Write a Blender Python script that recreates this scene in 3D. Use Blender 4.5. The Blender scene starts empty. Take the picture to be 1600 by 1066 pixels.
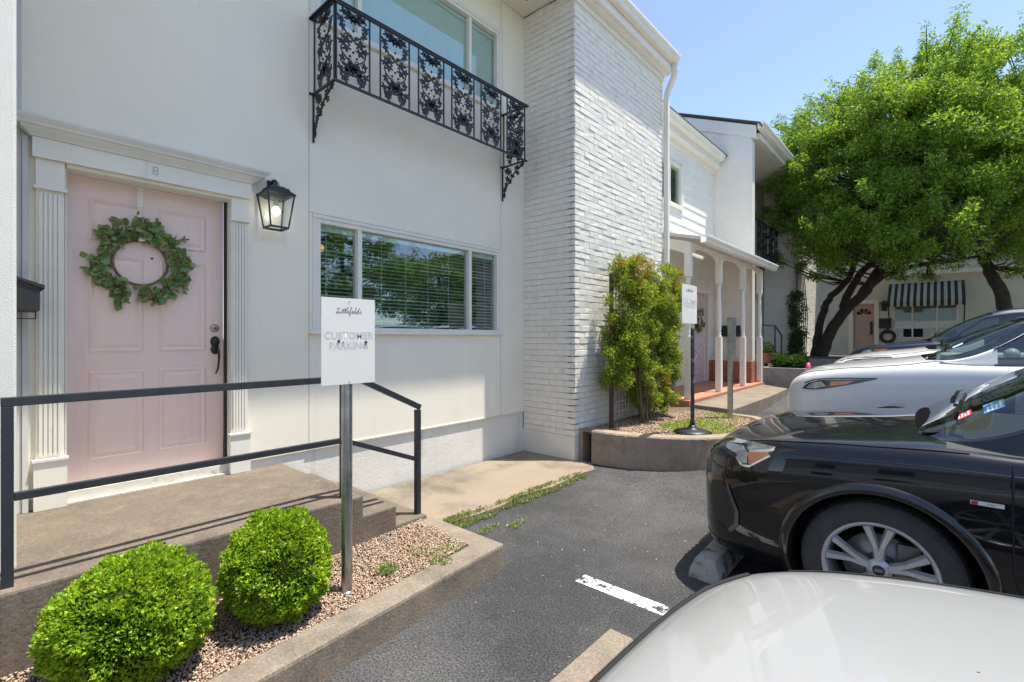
import bpy, bmesh, math, random
import numpy as np
from mathutils import Vector, Matrix
from mathutils.bvhtree import BVHTree
from mathutils.geometry import delaunay_2d_cdt
random.seed(7); rng = np.random.default_rng(11)
R_ = math.radians
scene = bpy.context.scene
# ------------------------------------------------------------- camera
CAM_Z = 1.55; F_PX = 755.0; YAW = 41.6; HOR = 528.0
cd = bpy.data.cameras.new("camera"); cam = bpy.data.objects.new("camera", cd)
scene.collection.objects.link(cam); scene.camera = cam
cd.sensor_width = 36; cd.lens = F_PX / 1600 * 36; cd.shift_y = (HOR - 533) / 1600
cd.clip_start = 0.05; cd.clip_end = 2000
cam.location = (0, 0, CAM_Z); cam.rotation_euler = (R_(90), 0, R_(YAW))
# ------------------------------------------------------------- sky and sun
SUN_EL = 73.5; SUN_AZ = (0.74, 0.67)            # horizontal direction towards the sun
w = bpy.data.worlds.new("World"); scene.world = w; w.use_nodes = True
nt = w.node_tree; nt.nodes.clear()
sky = nt.nodes.new('ShaderNodeTexSky'); sky.sky_type = 'NISHITA'; sky.sun_disc = False
sky.sun_elevation = R_(SUN_EL); sky.sun_rotation = math.atan2(SUN_AZ[0], SUN_AZ[1])
sky.air_density = 0.7; sky.dust_density = 0.4; sky.ozone_density = 3.0; sky.altitude = 100
bg = nt.nodes.new('ShaderNodeBackground'); bg.inputs[1].default_value = 0.15
wo = nt.nodes.new('ShaderNodeOutputWorld')
hs = nt.nodes.new('ShaderNodeHueSaturation'); hs.inputs['Saturation'].default_value = 0.88; nt.links.new(sky.outputs[0], hs.inputs['Color']); nt.links.new(hs.outputs[0], bg.inputs[0]); nt.links.new(bg.outputs[0], wo.inputs[0])
sl = bpy.data.lights.new("sun", 'SUN'); sl.energy = 3.4; sl.angle = R_(0.6); sl.color = (1, 0.95, 0.87)
so = bpy.data.objects.new("sun", sl); scene.collection.objects.link(so)
sd = Vector((SUN_AZ[0], SUN_AZ[1], 0)).normalized() * math.cos(R_(SUN_EL)); sd.z = math.sin(R_(SUN_EL))
so.rotation_euler = sd.to_track_quat('Z', 'Y').to_euler(); so.location = (0, 0, 30)
scene.view_settings.view_transform = 'Standard'; scene.view_settings.look = 'None'
scene.view_settings.gamma = 1; scene.view_settings.exposure = 1.16
scene.cycles.max_bounces = 10; scene.cycles.diffuse_bounces = 6; scene.cycles.transparent_max_bounces = 24
# ------------------------------------------------------------- measuring helpers (photo pixel -> point on a known plane)
CA, SA = math.cos(R_(YAW)), math.sin(R_(YAW))
def ray(px, py):
    l = (px - 800) / F_PX; v = (HOR - py) / F_PX
    return Vector((l * CA - SA, l * SA + CA, v))
def atz(px, py, z): r = ray(px, py); k = (z - CAM_Z) / r.z; return Vector((r.x * k, r.y * k, z))
def atx(px, py, x): r = ray(px, py); k = x / r.x; return Vector((x, r.y * k, CAM_Z + r.z * k))
def aty(px, py, y): r = ray(px, py); k = y / r.y; return Vector((r.x * k, y, CAM_Z + r.z * k))
def gz(y): return 0.0 if y < 4.2 else (0.08 * (y - 4.2) if y < 7 else min(.224 + .035 * (y - 7), .72))      # the lot climbs gently away
# ------------------------------------------------------------- materials
MATS = {}
def nn(nt, t, **k):
    n = nt.nodes.new(t)
    for a, b in k.items(): setattr(n, a, b)
    return n
def mat(name, col, rough=0.6, metal=0.0, var=0.0, vscale=4.0, bump=0.0, bscale=60.0, col2=None, c2scale=1.5, c2lo=.5, c2hi=.7,
        coat=0.0, spec=0.5, fine=0.0, fscale=300.0, emit=0.0, streak=None, slo=.58, shi=.8):
    if name in MATS: return MATS[name]
    m = bpy.data.materials.new(name); m.use_nodes = True; t = m.node_tree; L = t.links
    b = t.nodes['Principled BSDF']
    b.inputs['Base Color'].default_value = (*col, 1); b.inputs['Roughness'].default_value = rough
    b.inputs['Metallic'].default_value = metal; b.inputs['Specular IOR Level'].default_value = spec
    b.inputs['Coat Weight'].default_value = coat; b.inputs['Coat Roughness'].default_value = 0.02
    if emit: b.inputs['Emission Color'].default_value = (*col, 1); b.inputs['Emission Strength'].default_value = emit
    tc = nn(t, 'ShaderNodeTexCoord'); cur = None
    def noise(scale, detail=5, rough=.6):
        n = nn(t, 'ShaderNodeTexNoise'); n.inputs['Scale'].default_value = scale
        n.inputs['Detail'].default_value = detail; n.inputs['Roughness'].default_value = rough
        L.new(tc.outputs['Object'], n.inputs['Vector']); return n
    def mix(a, bcol, fac, blend='MIX'):
        x = nn(t, 'ShaderNodeMix', data_type='RGBA', blend_type=blend)
        if isinstance(a, tuple): x.inputs[6].default_value = (*a, 1)
        else: L.new(a, x.inputs[6])
        if isinstance(bcol, tuple): x.inputs[7].default_value = (*bcol, 1)
        else: L.new(bcol, x.inputs[7])
        L.new(fac, x.inputs[0]); return x.outputs[2]
    if var or col2 or fine or streak:
        cur = tuple(col)
        if var:
            n = noise(vscale); r = nn(t, 'ShaderNodeMapRange'); r.inputs[1].default_value = .3; r.inputs[2].default_value = .7
            L.new(n.outputs[0], r.inputs[0])
            cur = mix(tuple(c * (1 - var) for c in col), tuple(min(1, c * (1 + var)) for c in col), r.outputs[0])
        if col2:
            n = noise(c2scale, 8, .65); r = nn(t, 'ShaderNodeMapRange'); r.inputs[1].default_value = c2lo; r.inputs[2].default_value = c2hi
            L.new(n.outputs[0], r.inputs[0]); cur = mix(cur, tuple(col2), r.outputs[0])
        if streak:      # rain streaks and rubbed dirt: noise stretched downwards
            mp = nn(t, 'ShaderNodeMapping'); mp.inputs['Scale'].default_value = (7, 7, .55); L.new(tc.outputs['Object'], mp.inputs[0])
            n = nn(t, 'ShaderNodeTexNoise'); n.inputs['Scale'].default_value = 1.0; n.inputs['Detail'].default_value = 9; n.inputs['Roughness'].default_value = .7; L.new(mp.outputs[0], n.inputs['Vector'])
            r = nn(t, 'ShaderNodeMapRange'); r.inputs[1].default_value = slo; r.inputs[2].default_value = shi; L.new(n.outputs[0], r.inputs[0]); cur = mix(cur, tuple(streak), r.outputs[0])
        if fine:
            n = noise(fscale, 2, .5); r = nn(t, 'ShaderNodeMapRange'); r.inputs[1].default_value = .3; r.inputs[2].default_value = .7
            r.inputs[3].default_value = 1 - fine; r.inputs[4].default_value = 1 + fine
            L.new(n.outputs[0], r.inputs[0])
            x = nn(t, 'ShaderNodeVectorMath', operation='SCALE'); 
            if isinstance(cur, tuple): x.inputs[0].default_value = cur
            else: L.new(cur, x.inputs[0])
            L.new(r.outputs[0], x.inputs[3]); cur = x.outputs[0]
        L.new(cur, b.inputs['Base Color'])
    if bump:
        n = noise(bscale, 6, .6); bp = nn(t, 'ShaderNodeBump'); bp.inputs['Strength'].default_value = bump
        bp.inputs['Distance'].default_value = 0.01
        L.new(n.outputs[0], bp.inputs['Height']); L.new(bp.outputs[0], b.inputs['Normal'])
    MATS[name] = m; return m
def leafmat(name, cols, trans=0.35, rough=.45):
    m = bpy.data.materials.new(name); m.use_nodes = True; t = m.node_tree; L = t.links
    b = t.nodes['Principled BSDF']; b.inputs['Roughness'].default_value = rough; b.inputs['Specular IOR Level'].default_value = .35
    g = nn(t, 'ShaderNodeNewGeometry'); cr = nn(t, 'ShaderNodeValToRGB'); cr.color_ramp.interpolation = 'LINEAR'
    e = cr.color_ramp.elements
    e[0].position = 0; e[0].color = (*cols[0], 1); e[1].position = 1; e[1].color = (*cols[-1], 1)
    for i, c in enumerate(cols[1:-1]): x = e.new((i + 1) / (len(cols) - 1)); x.color = (*c, 1)
    L.new(g.outputs['Random Per Island'], cr.inputs[0]); L.new(cr.outputs[0], b.inputs['Base Color'])
    tr = nn(t, 'ShaderNodeBsdfTranslucent'); sc = nn(t, 'ShaderNodeVectorMath', operation='MULTIPLY'); sc.inputs[1].default_value = (1.5, 1.35, .6)
    L.new(cr.outputs[0], sc.inputs[0]); L.new(sc.outputs[0], tr.inputs[0])
    mx = nn(t, 'ShaderNodeMixShader'); mx.inputs[0].default_value = trans
    L.new(b.outputs[0], mx.inputs[1]); L.new(tr.outputs[0], mx.inputs[2]); L.new(mx.outputs[0], t.nodes['Material Output'].inputs[0])
    return m
def glassmat(name, tint=(1, 1, 1), base=0.12, dark=None, darkf=0.5):
    m = bpy.data.materials.new(name); m.use_nodes = True; t = m.node_tree; L = t.links; t.nodes.remove(t.nodes['Principled BSDF'])
    tr = nn(t, 'ShaderNodeBsdfTransparent'); tr.inputs[0].default_value = (*tint, 1)
    gl = nn(t, 'ShaderNodeBsdfGlossy'); gl.inputs['Roughness'].default_value = 0.0
    ge = nn(t, 'ShaderNodeNewGeometry'); dt = nn(t, 'ShaderNodeVectorMath', operation='DOT_PRODUCT'); L.new(ge.outputs['Normal'], dt.inputs[0]); L.new(ge.outputs['Incoming'], dt.inputs[1])
    ab = nn(t, 'ShaderNodeMath', operation='ABSOLUTE'); L.new(dt.outputs['Value'], ab.inputs[0]); su = nn(t, 'ShaderNodeMath', operation='SUBTRACT'); su.inputs[0].default_value = 1; L.new(ab.outputs[0], su.inputs[1])
    pw = nn(t, 'ShaderNodeMath', operation='POWER'); pw.inputs[1].default_value = 5; L.new(su.outputs[0], pw.inputs[0])
    r = nn(t, 'ShaderNodeMapRange'); r.inputs[1].default_value = 0; r.inputs[2].default_value = 1; r.inputs[3].default_value = base; r.inputs[4].default_value = 1
    L.new(pw.outputs[0], r.inputs[0]); mx = nn(t, 'ShaderNodeMixShader'); L.new(r.outputs[0], mx.inputs[0])
    L.new(tr.outputs[0], mx.inputs[1]); L.new(gl.outputs[0], mx.inputs[2]); L.new(mx.outputs[0], t.nodes['Material Output'].inputs[0])
    return m
WALL = mat('wall_paint', (.87, .81, .665), .75, var=.045, vscale=.9, bump=.12, bscale=14, streak=(.77, .71, .575), slo=.6, shi=.85, col2=(.78, .725, .59), c2scale=.7, c2lo=.56, c2hi=.85)
STUCCO = mat('stucco', (.80, .77, .68), .85, var=.04, vscale=2, bump=.5, bscale=180)
FOUND = mat('foundation_paint', (.76, .73, .64), .8, streak=(.5, .46, .38), var=.05, vscale=3, bump=.3, bscale=40, col2=(.66, .62, .53), c2scale=2.2, c2lo=.58, c2hi=.8)
TRIM = mat('trim_paint', (.79, .76, .665), .55, streak=(.62, .58, .48), slo=.60, var=.03, vscale=6, bump=.05, bscale=40)
TRIMD = mat('worn_trim', (.70, .67, .58), .7, var=.08, vscale=8, bump=.2, bscale=50, col2=(.35, .32, .28), c2scale=6, c2lo=.62, c2hi=.72)
BRICK = mat('painted_brick', (.81, .77, .675), .8, var=.07, vscale=9, bump=.45, bscale=70, col2=(.58, .575, .54), c2scale=5, c2lo=.57, c2hi=.8)
MORTAR = mat('painted_mortar', (.64, .62, .55), .9, var=.1, vscale=10, bump=.5, bscale=60, col2=(.36, .35, .33), c2scale=9, c2lo=.52, c2hi=.7)
SIDING = mat('siding_paint', (.78, .77, .70), .6, var=.04, vscale=3, bump=.05)
PINK = mat('pink_paint', (.84, .63, .555), .42, var=.04, vscale=2, streak=(.68, .50, .45), slo=.55, bump=.03, bscale=30)
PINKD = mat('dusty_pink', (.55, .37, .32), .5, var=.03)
CONC = mat('concrete', (.165, .130, .094), .9, var=.16, vscale=1.8, bump=.35, bscale=60, col2=(.10, .082, .063), c2scale=1.6, c2lo=.48, c2hi=.68, fine=.22, fscale=90, streak=(.21, .165, .12), slo=.5, shi=.7)
CONCW = mat('walk_concrete', (.28, .22, .158), .9, var=.10, vscale=1.5, bump=.2, bscale=90, col2=(.14, .115, .085), c2scale=1.1, c2lo=.5, c2hi=.66, fine=.12, fscale=120)
CONCL = mat('pale_concrete', (.245, .198, .145), .9, streak=(.195, .158, .118), slo=.5, var=.16, vscale=3, bump=.3, bscale=80, col2=(.15, .12, .09), c2scale=2.5, c2lo=.5, c2hi=.68, fine=.25, fscale=90)
CONCG = mat('grey_concrete', (.34, .33, .29), .9, var=.15, vscale=5, bump=.35, bscale=70, col2=(.20, .19, .16), c2scale=4, c2lo=.5, c2hi=.7, fine=.14)
IRON = mat('black_iron', (.018, .02, .024), .45, var=.2, vscale=20)
IRONG = mat('rail_paint', (.028, .031, .036), .42, var=.15, vscale=20)
GALV = mat('galvanised_steel', (.42, .44, .45), .28, metal=.9, var=.25, vscale=12)
WHITE = mat('white_sign', (.76, .74, .68), .35, var=.015, vscale=6)
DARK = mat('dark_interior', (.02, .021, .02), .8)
BLIND = mat('blind_slat', (.85, .86, .82), .5)
BLACKP = mat('black_plastic', (.02, .02, .022), .55)
RUBBER = mat('tyre_rubber', (.045, .044, .043), .75, var=.2, vscale=20)
ALLOY = mat('alloy', (.42, .43, .44), .3, metal=.85)
CHROME = mat('chrome', (.7, .7, .7), .08, metal=1)
SHINGLE = mat('roof_shingle', (.10, .095, .09), .9, var=.3, vscale=20, bump=.5, bscale=80)
BARK = mat('bark', (.060, .046, .037), .9, var=.35, vscale=9, bump=1.0, bscale=28)
GLASS = glassmat('window_glass', (.84, .93, .91), .13)
CLEAR = glassmat('lamp_glass', (.93, .95, .95), .03)
CARGLASS = glassmat('car_glass', (.50, .58, .54), .13)
LENS = glassmat('lamp_lens', (.95, .97, .98), .06)
AMBER = mat('amber', (.75, .20, .03), .2, coat=1)
TERRA = mat('terracotta', (.40, .14, .075), .8, var=.2, vscale=8, bump=.3)
TILE = mat('terracotta_tile', (.50, .22, .13), .7, var=.18, vscale=3, bump=.2)
SOIL = mat('soil', (.13, .09, .06), .95, var=.3, vscale=15, bump=.8, bscale=60)
# ------------------------------------------------------------- object helpers
def link(o): scene.collection.objects.link(o); return o
def tag(o, label=None, cat=None, group=None, kind=None):
    if label: o['label'] = label
    if cat: o['category'] = cat
    if group: o['group'] = group
    if kind: o['kind'] = kind
    return o
def thing(name, label, cat, loc=(0, 0, 0), group=None, rz=0):
    o = bpy.data.objects.new(name, None); o.location = loc; o.rotation_euler = (0, 0, rz); link(o); o.empty_display_size = .1
    return tag(o, label, cat, group)
def wloc(o):
    v = Vector((0, 0, 0))
    while o is not None: v += o.location; o = o.parent
    return v
def copy_tree(o, parent=None):
    c = o.copy(); link(c); c.parent = parent
    for ch in list(o.children): copy_tree(ch, c)
    return c
class MB:
    def __init__(s): s.v = []; s.f = []; s.mi = []; s.sm = []
    def add(s, vs, fs, mi=0, smooth=False):
        n = len(s.v); s.v.extend([tuple(p) for p in vs])
        for f in fs: s.f.append([n + i for i in f]); s.mi.append(mi); s.sm.append(smooth)
        return s
    def box(s, a, b, mi=0):
        x0, y0, z0 = a; x1, y1, z1 = b
        x0, x1 = min(x0, x1), max(x0, x1); y0, y1 = min(y0, y1), max(y0, y1); z0, z1 = min(z0, z1), max(z0, z1)
        return s.add([(x0, y0, z0), (x1, y0, z0), (x1, y1, z0), (x0, y1, z0), (x0, y0, z1), (x1, y0, z1), (x1, y1, z1), (x0, y1, z1)],
              [(0, 3, 2, 1), (4, 5, 6, 7), (0, 1, 5, 4), (1, 2, 6, 5), (2, 3, 7, 6), (3, 0, 4, 7)], mi)
    def cbox(s, c, size, M=None, mi=0):
        h = [k / 2 for k in size]; vs = []
        for dz in (-1, 1):
            for dx, dy in ((-1, -1), (1, -1), (1, 1), (-1, 1)):
                p = Vector((dx * h[0], dy * h[1], dz * h[2]))
                if M is not None: p = M @ p
                vs.append(p + Vector(c))
        return s.add(vs, [(0, 3, 2, 1), (4, 5, 6, 7), (0, 1, 5, 4), (1, 2, 6, 5), (2, 3, 7, 6), (3, 0, 4, 7)], mi)
    def tube(s, pts, r, n=8, mi=0, smooth=True, caps=True):
        pts = [Vector(p) for p in pts]; k = len(pts)
        rs = r if isinstance(r, (list, tuple)) else [r] * k
        t0 = (pts[1] - pts[0]).normalized(); up = Vector((0, 0, 1)) if abs(t0.z) < .9 else Vector((1, 0, 0))
        a = t0.cross(up).normalized(); vs = []
        for i, p in enumerate(pts):
            t = (pts[min(i + 1, k - 1)] - pts[max(i - 1, 0)]).normalized()
            a = (a - t * a.dot(t)).normalized(); b = t.cross(a)
            for j in range(n):
                th = 2 * math.pi * j / n; vs.append(p + (a * math.cos(th) + b * math.sin(th)) * rs[i])
        fs = [(i * n + j, i * n + (j + 1) % n, (i + 1) * n + (j + 1) % n, (i + 1) * n + j) for i in range(k - 1) for j in range(n)]
        s.add(vs, fs, mi, smooth)
        if caps: s.add(vs[:n], [tuple(range(n))[::-1]], mi); s.add(vs[-n:], [tuple(range(n))], mi)
        return s
    def bar(s, a, b, wd, ht, mi=0):       # rectangular bar between two points, ht roughly vertical
        a = Vector(a); b = Vector(b); t = (b - a).normalized()
        up = Vector((0, 0, 1)) if abs(t.z) < .95 else Vector((0, 1, 0))
        sd_ = t.cross(up).normalized() * wd / 2; u = sd_.cross(t).normalized() * ht / 2
        vs = [a - sd_ - u, a + sd_ - u, a + sd_ + u, a - sd_ + u, b - sd_ - u, b + sd_ - u, b + sd_ + u, b - sd_ + u]
        return s.add(vs, [(0, 3, 2, 1), (4, 5, 6, 7), (0, 1, 5, 4), (1, 2, 6, 5), (2, 3, 7, 6), (3, 0, 4, 7)], mi)
    def lathe(s, prof, c, n=24, axis='z', mi=0, smooth=True, scale=(1, 1)):
        vs = []; k = len(prof); c = Vector(c)
        for r, h in prof:
            for j in range(n):
                th = 2 * math.pi * j / n; x, y = r * math.cos(th) * scale[0], r * math.sin(th) * scale[1]
                p = {'z': Vector((x, y, h)), 'x': Vector((h, x, y)), 'y': Vector((y, h, x))}[axis]; vs.append(p + c)
        fs = [(i * n + j, i * n + (j + 1) % n, (i + 1) * n + (j + 1) % n, (i + 1) * n + j) for i in range(k - 1) for j in range(n)]
        return s.add(vs, fs, mi, smooth)
    def sphere(s, c, r, n=12, m=8, mi=0, sc=(1, 1, 1)):
        vs = []
        for i in range(m + 1):
            ph = math.pi * i / m
            for j in range(n):
                th = 2 * math.pi * j / n
                vs.append((c[0] + r * sc[0] * math.sin(ph) * math.cos(th), c[1] + r * sc[1] * math.sin(ph) * math.sin(th), c[2] - r * sc[2] * math.cos(ph)))
        fs = [(i * n + j, i * n + (j + 1) % n, (i + 1) * n + (j + 1) % n, (i + 1) * n + j) for i in range(m) for j in range(n)]
        return s.add(vs, fs, mi, True)
    def prism(s, out, f3, n3, th, mi=0):   # flat outline mapped to 3D, extruded along n3
        a = [Vector(f3(*p)) for p in out]; b = [p + Vector(n3) * th for p in a]; k = len(a)
        s.add(a + b, [tuple(range(k))[::-1], tuple(range(k, 2 * k))] + [(i, (i + 1) % k, k + (i + 1) % k, k + i) for i in range(k)], mi)
        return s
    def sweep(s, prof, path, mi=0, closed=True, caps=True, smooth=False):  # prof (out,z) offset to the right-hand side of a horizontal path
        pts = [Vector(p) for p in path]; k = len(pts); n = len(prof); vs = []
        for i, p in enumerate(pts):
            t1 = (pts[i] - pts[i - 1]) if i else (pts[1] - pts[0]); t2 = (pts[i + 1] - pts[i]) if i < k - 1 else (pts[-1] - pts[-2])
            t1.z = 0; t2.z = 0; t1.normalize(); t2.normalize()
            n1 = Vector((t1.y, -t1.x, 0)); n2 = Vector((t2.y, -t2.x, 0)); nb = (n1 + n2).normalized(); sc = 1 / max(.3, nb.dot(n1))
            for o, z in prof: vs.append(p + nb * o * sc + Vector((0, 0, z)))
        rr = range(n) if closed else range(n - 1)
        fs = [(i * n + j, (i + 1) * n + j, (i + 1) * n + (j + 1) % n, i * n + (j + 1) % n) for i in range(k - 1) for j in rr]
        s.add(vs, fs, mi, smooth)
        if caps and closed: s.add(vs[:n], [tuple(range(n))], mi); s.add(vs[-n:], [tuple(range(n))[::-1]], mi)
        return s
    def build(s, name, mats, parent=None, bevel=0, fixn=True):
        me = bpy.data.meshes.new(name); off = wloc(parent)
        me.from_pydata([(p[0] - off.x, p[1] - off.y, p[2] - off.z) for p in s.v], [], s.f)
        for m in (mats if isinstance(mats, (list, tuple)) else [mats]): me.materials.append(m)
        me.polygons.foreach_set('material_index', s.mi); me.polygons.foreach_set('use_smooth', s.sm)
        if fixn:
            bm = bmesh.new(); bm.from_mesh(me); bmesh.ops.recalc_face_normals(bm, faces=bm.faces)
            if bevel: 
                es = [e for e in bm.edges if e.is_manifold and e.calc_face_angle(0) > .6]
                bmesh.ops.bevel(bm, geom=es, offset=bevel, segments=2, affect='EDGES', profile=.6)
            bm.to_mesh(me); bm.free()
        me.update(); o = bpy.data.objects.new(name, me); link(o); o.parent = parent
        return o
def wallholes(mb, x, y0, y1, z0, z1, holes, th=.12, mi=0, axis='x'):
    ys = sorted({y0, y1, *[h[0] for h in holes], *[h[1] for h in holes]}); zs = sorted({z0, z1, *[h[2] for h in holes], *[h[3] for h in holes]})
    # one welded slab: front/back cells + reveals
    def P(a, b, c): return (a, b, c) if axis == 'x' else (b, a, c)
    hole = lambda a, b: any(h[0] - 1e-6 <= a and b[0] <= 0 for h in []) 
    def inside(ym, zm): return any(h[0] < ym < h[1] and h[2] < zm < h[3] for h in holes)
    ny, nz = len(ys) - 1, len(zs) - 1
    solid = [[not inside((ys[i] + ys[i + 1]) / 2, (zs[j] + zs[j + 1]) / 2) for j in range(nz)] for i in range(ny)]
    for i in range(ny):
        for j in range(nz):
            if not solid[i][j]: continue
            a, b, c, d = ys[i], ys[i + 1], zs[j], zs[j + 1]
            mb.add([P(x, a, c), P(x, b, c), P(x, b, d), P(x, a, d)], [(0, 1, 2, 3)], mi)
            mb.add([P(x - th, a, c), P(x - th, b, c), P(x - th, b, d), P(x - th, a, d)], [(3, 2, 1, 0)], mi)
            for (di, dj, q) in ((-1, 0, [(a, c), (a, d)]), (1, 0, [(b, c), (b, d)]), (0, -1, [(a, c), (b, c)]), (0, 1, [(a, d), (b, d)])):
                ii, jj = i + di, j + dj
                if 0 <= ii < ny and 0 <= jj < nz and solid[ii][jj]: continue
                (p, q1), (r, s1) = q
                mb.add([P(x, p, q1), P(x, r, s1), P(x - th, r, s1), P(x - th, p, q1)], [(0, 1, 2, 3)], mi)
def bricks(name, org, du, nrm, width, z0, z1, parent, course=.0745, blen=.215, gap=.0075, proud=.007, seed=1, holes=()):
    rd = random.Random(seed); mb = MB(); du = Vector(du); nrm = Vector(nrm); org = Vector(org)
    def P(u, z, o): return org + du * u + nrm * o + Vector((0, 0, z - org.z))
    mb.add([P(0, z0, 0), P(width, z0, 0), P(width, z1, 0), P(0, z1, 0), P(0, z0, -.1), P(width, z0, -.1), P(width, z1, -.1), P(0, z1, -.1)],
           [(0, 1, 2, 3), (7, 6, 5, 4), (0, 4, 5, 1), (1, 5, 6, 2), (2, 6, 7, 3), (3, 7, 4, 0)], 1)
    n = int((z1 - z0) / course)
    for i in range(n + 1):
        a = z0 + i * course; b = min(a + course - gap * rd.uniform(.7, 1.25), z1)
        if b - a < .01: continue
        u = -blen / 2 if i % 2 else 0.0
        while u < width:
            ua = max(0, u) ; ub = min(width, u + blen - .0022)
            u += blen
            if ub - ua < .02: continue
            if any(h[0] < (ua + ub) / 2 < h[1] and h[2] < (a + b) / 2 < h[3] for h in holes): continue
            o = proud + rd.uniform(-.0035, .0035); c = .005
            t = [rd.uniform(-.003, .003) for _ in range(8)]
            vs = [P(ua, a + t[0], 0.0005), P(ub, a + t[1], 0.0005), P(ub, b + t[2], 0.0005), P(ua, b + t[3], 0.0005),
                  P(ua + .002, a + c + t[4], o + t[4]), P(ub - .002, a + c + t[5], o + t[5]), P(ub - .002, b - c * .6 + t[6], o + t[6]), P(ua + .002, b - c * .6 + t[7], o + t[7])]
            mb.add(vs, [(4, 5, 6, 7), (0, 1, 5, 4), (1, 2, 6, 5), (2, 3, 7, 6), (3, 0, 4, 7)], 0)
    return mb.build(name, [BRICK, MORTAR], parent, fixn=False)
def fast_mesh(name, V, nper, mats, parent=None, faces=None, smooth=False):
    """V (N,k,3) islands; faces = list of index tuples inside one island (all quads or all tris)"""
    V = np.asarray(V, dtype=np.float32); N, k, _ = V.shape; off = wloc(parent); V = V - np.array(off, dtype=np.float32)
    faces = np.array(faces if faces is not None else [list(range(k))], dtype=np.int32); nf, fl = faces.shape
    me = bpy.data.meshes.new(name); me.vertices.add(N * k); me.vertices.foreach_set('co', V.reshape(-1))
    idx = (np.arange(N, dtype=np.int32)[:, None, None] * k + faces[None]).reshape(-1)
    me.loops.add(len(idx)); me.loops.foreach_set('vertex_index', idx)
    me.polygons.add(N * nf); me.polygons.foreach_set('loop_start', np.arange(N * nf, dtype=np.int32) * fl)
    try: me.polygons.foreach_set('loop_total', np.full(N * nf, fl, dtype=np.int32))
    except Exception: pass
    me.materials.append(mats); me.update(calc_edges=True); me.validate()
    if smooth: me.polygons.foreach_set('use_smooth', [True] * (N * nf))
    o = bpy.data.objects.new(name, me); link(o); o.parent = parent; return o
def unit(a): return a / np.maximum(1e-9, np.linalg.norm(a, axis=1, keepdims=True))
def leaf_islands(P, T, L, W, fold=.25):
    n = len(P); T = unit(T); rr = unit(rng.normal(size=(n, 3))); S = unit(np.cross(T, rr)); N = np.cross(S, T)
    L = np.broadcast_to(np.asarray(L, dtype=float).reshape(-1, 1), (n, 1)); W = np.broadcast_to(np.asarray(W, dtype=float).reshape(-1, 1), (n, 1))
    return np.stack([P, P + T * L * .45 + S * W * .5 + N * W * fold, P + T * L, P + T * L * .45 - S * W * .5 + N * W * fold], 1)
def leaves(name, P, T, L, W, m, parent=None): return fast_mesh(name, leaf_islands(P, T, L, W), 4, m, parent)
def text_mesh(s, size, f3, name, m, parent, thick=.0, shear=0, offset=0, spacing=1, depth=.001):
    cu = bpy.data.curves.new(name, 'FONT'); cu.body = s; cu.size = size; cu.align_x = 'CENTER'; cu.align_y = 'CENTER'; cu.shear = shear
    cu.offset = offset; cu.space_character = spacing; cu.extrude = 0; cu.resolution_u = 4
    o = link(bpy.data.objects.new(name, cu)); dg = bpy.context.evaluated_depsgraph_get(); me = bpy.data.meshes.new_from_object(o.evaluated_get(dg))
    bpy.data.objects.remove(o); off = wloc(parent)
    for v in me.vertices: v.co = Vector(f3(v.co.x, v.co.y)) - off
    me.materials.clear(); me.materials.append(m); r = link(bpy.data.objects.new(name, me)); r.parent = parent; return r
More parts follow.
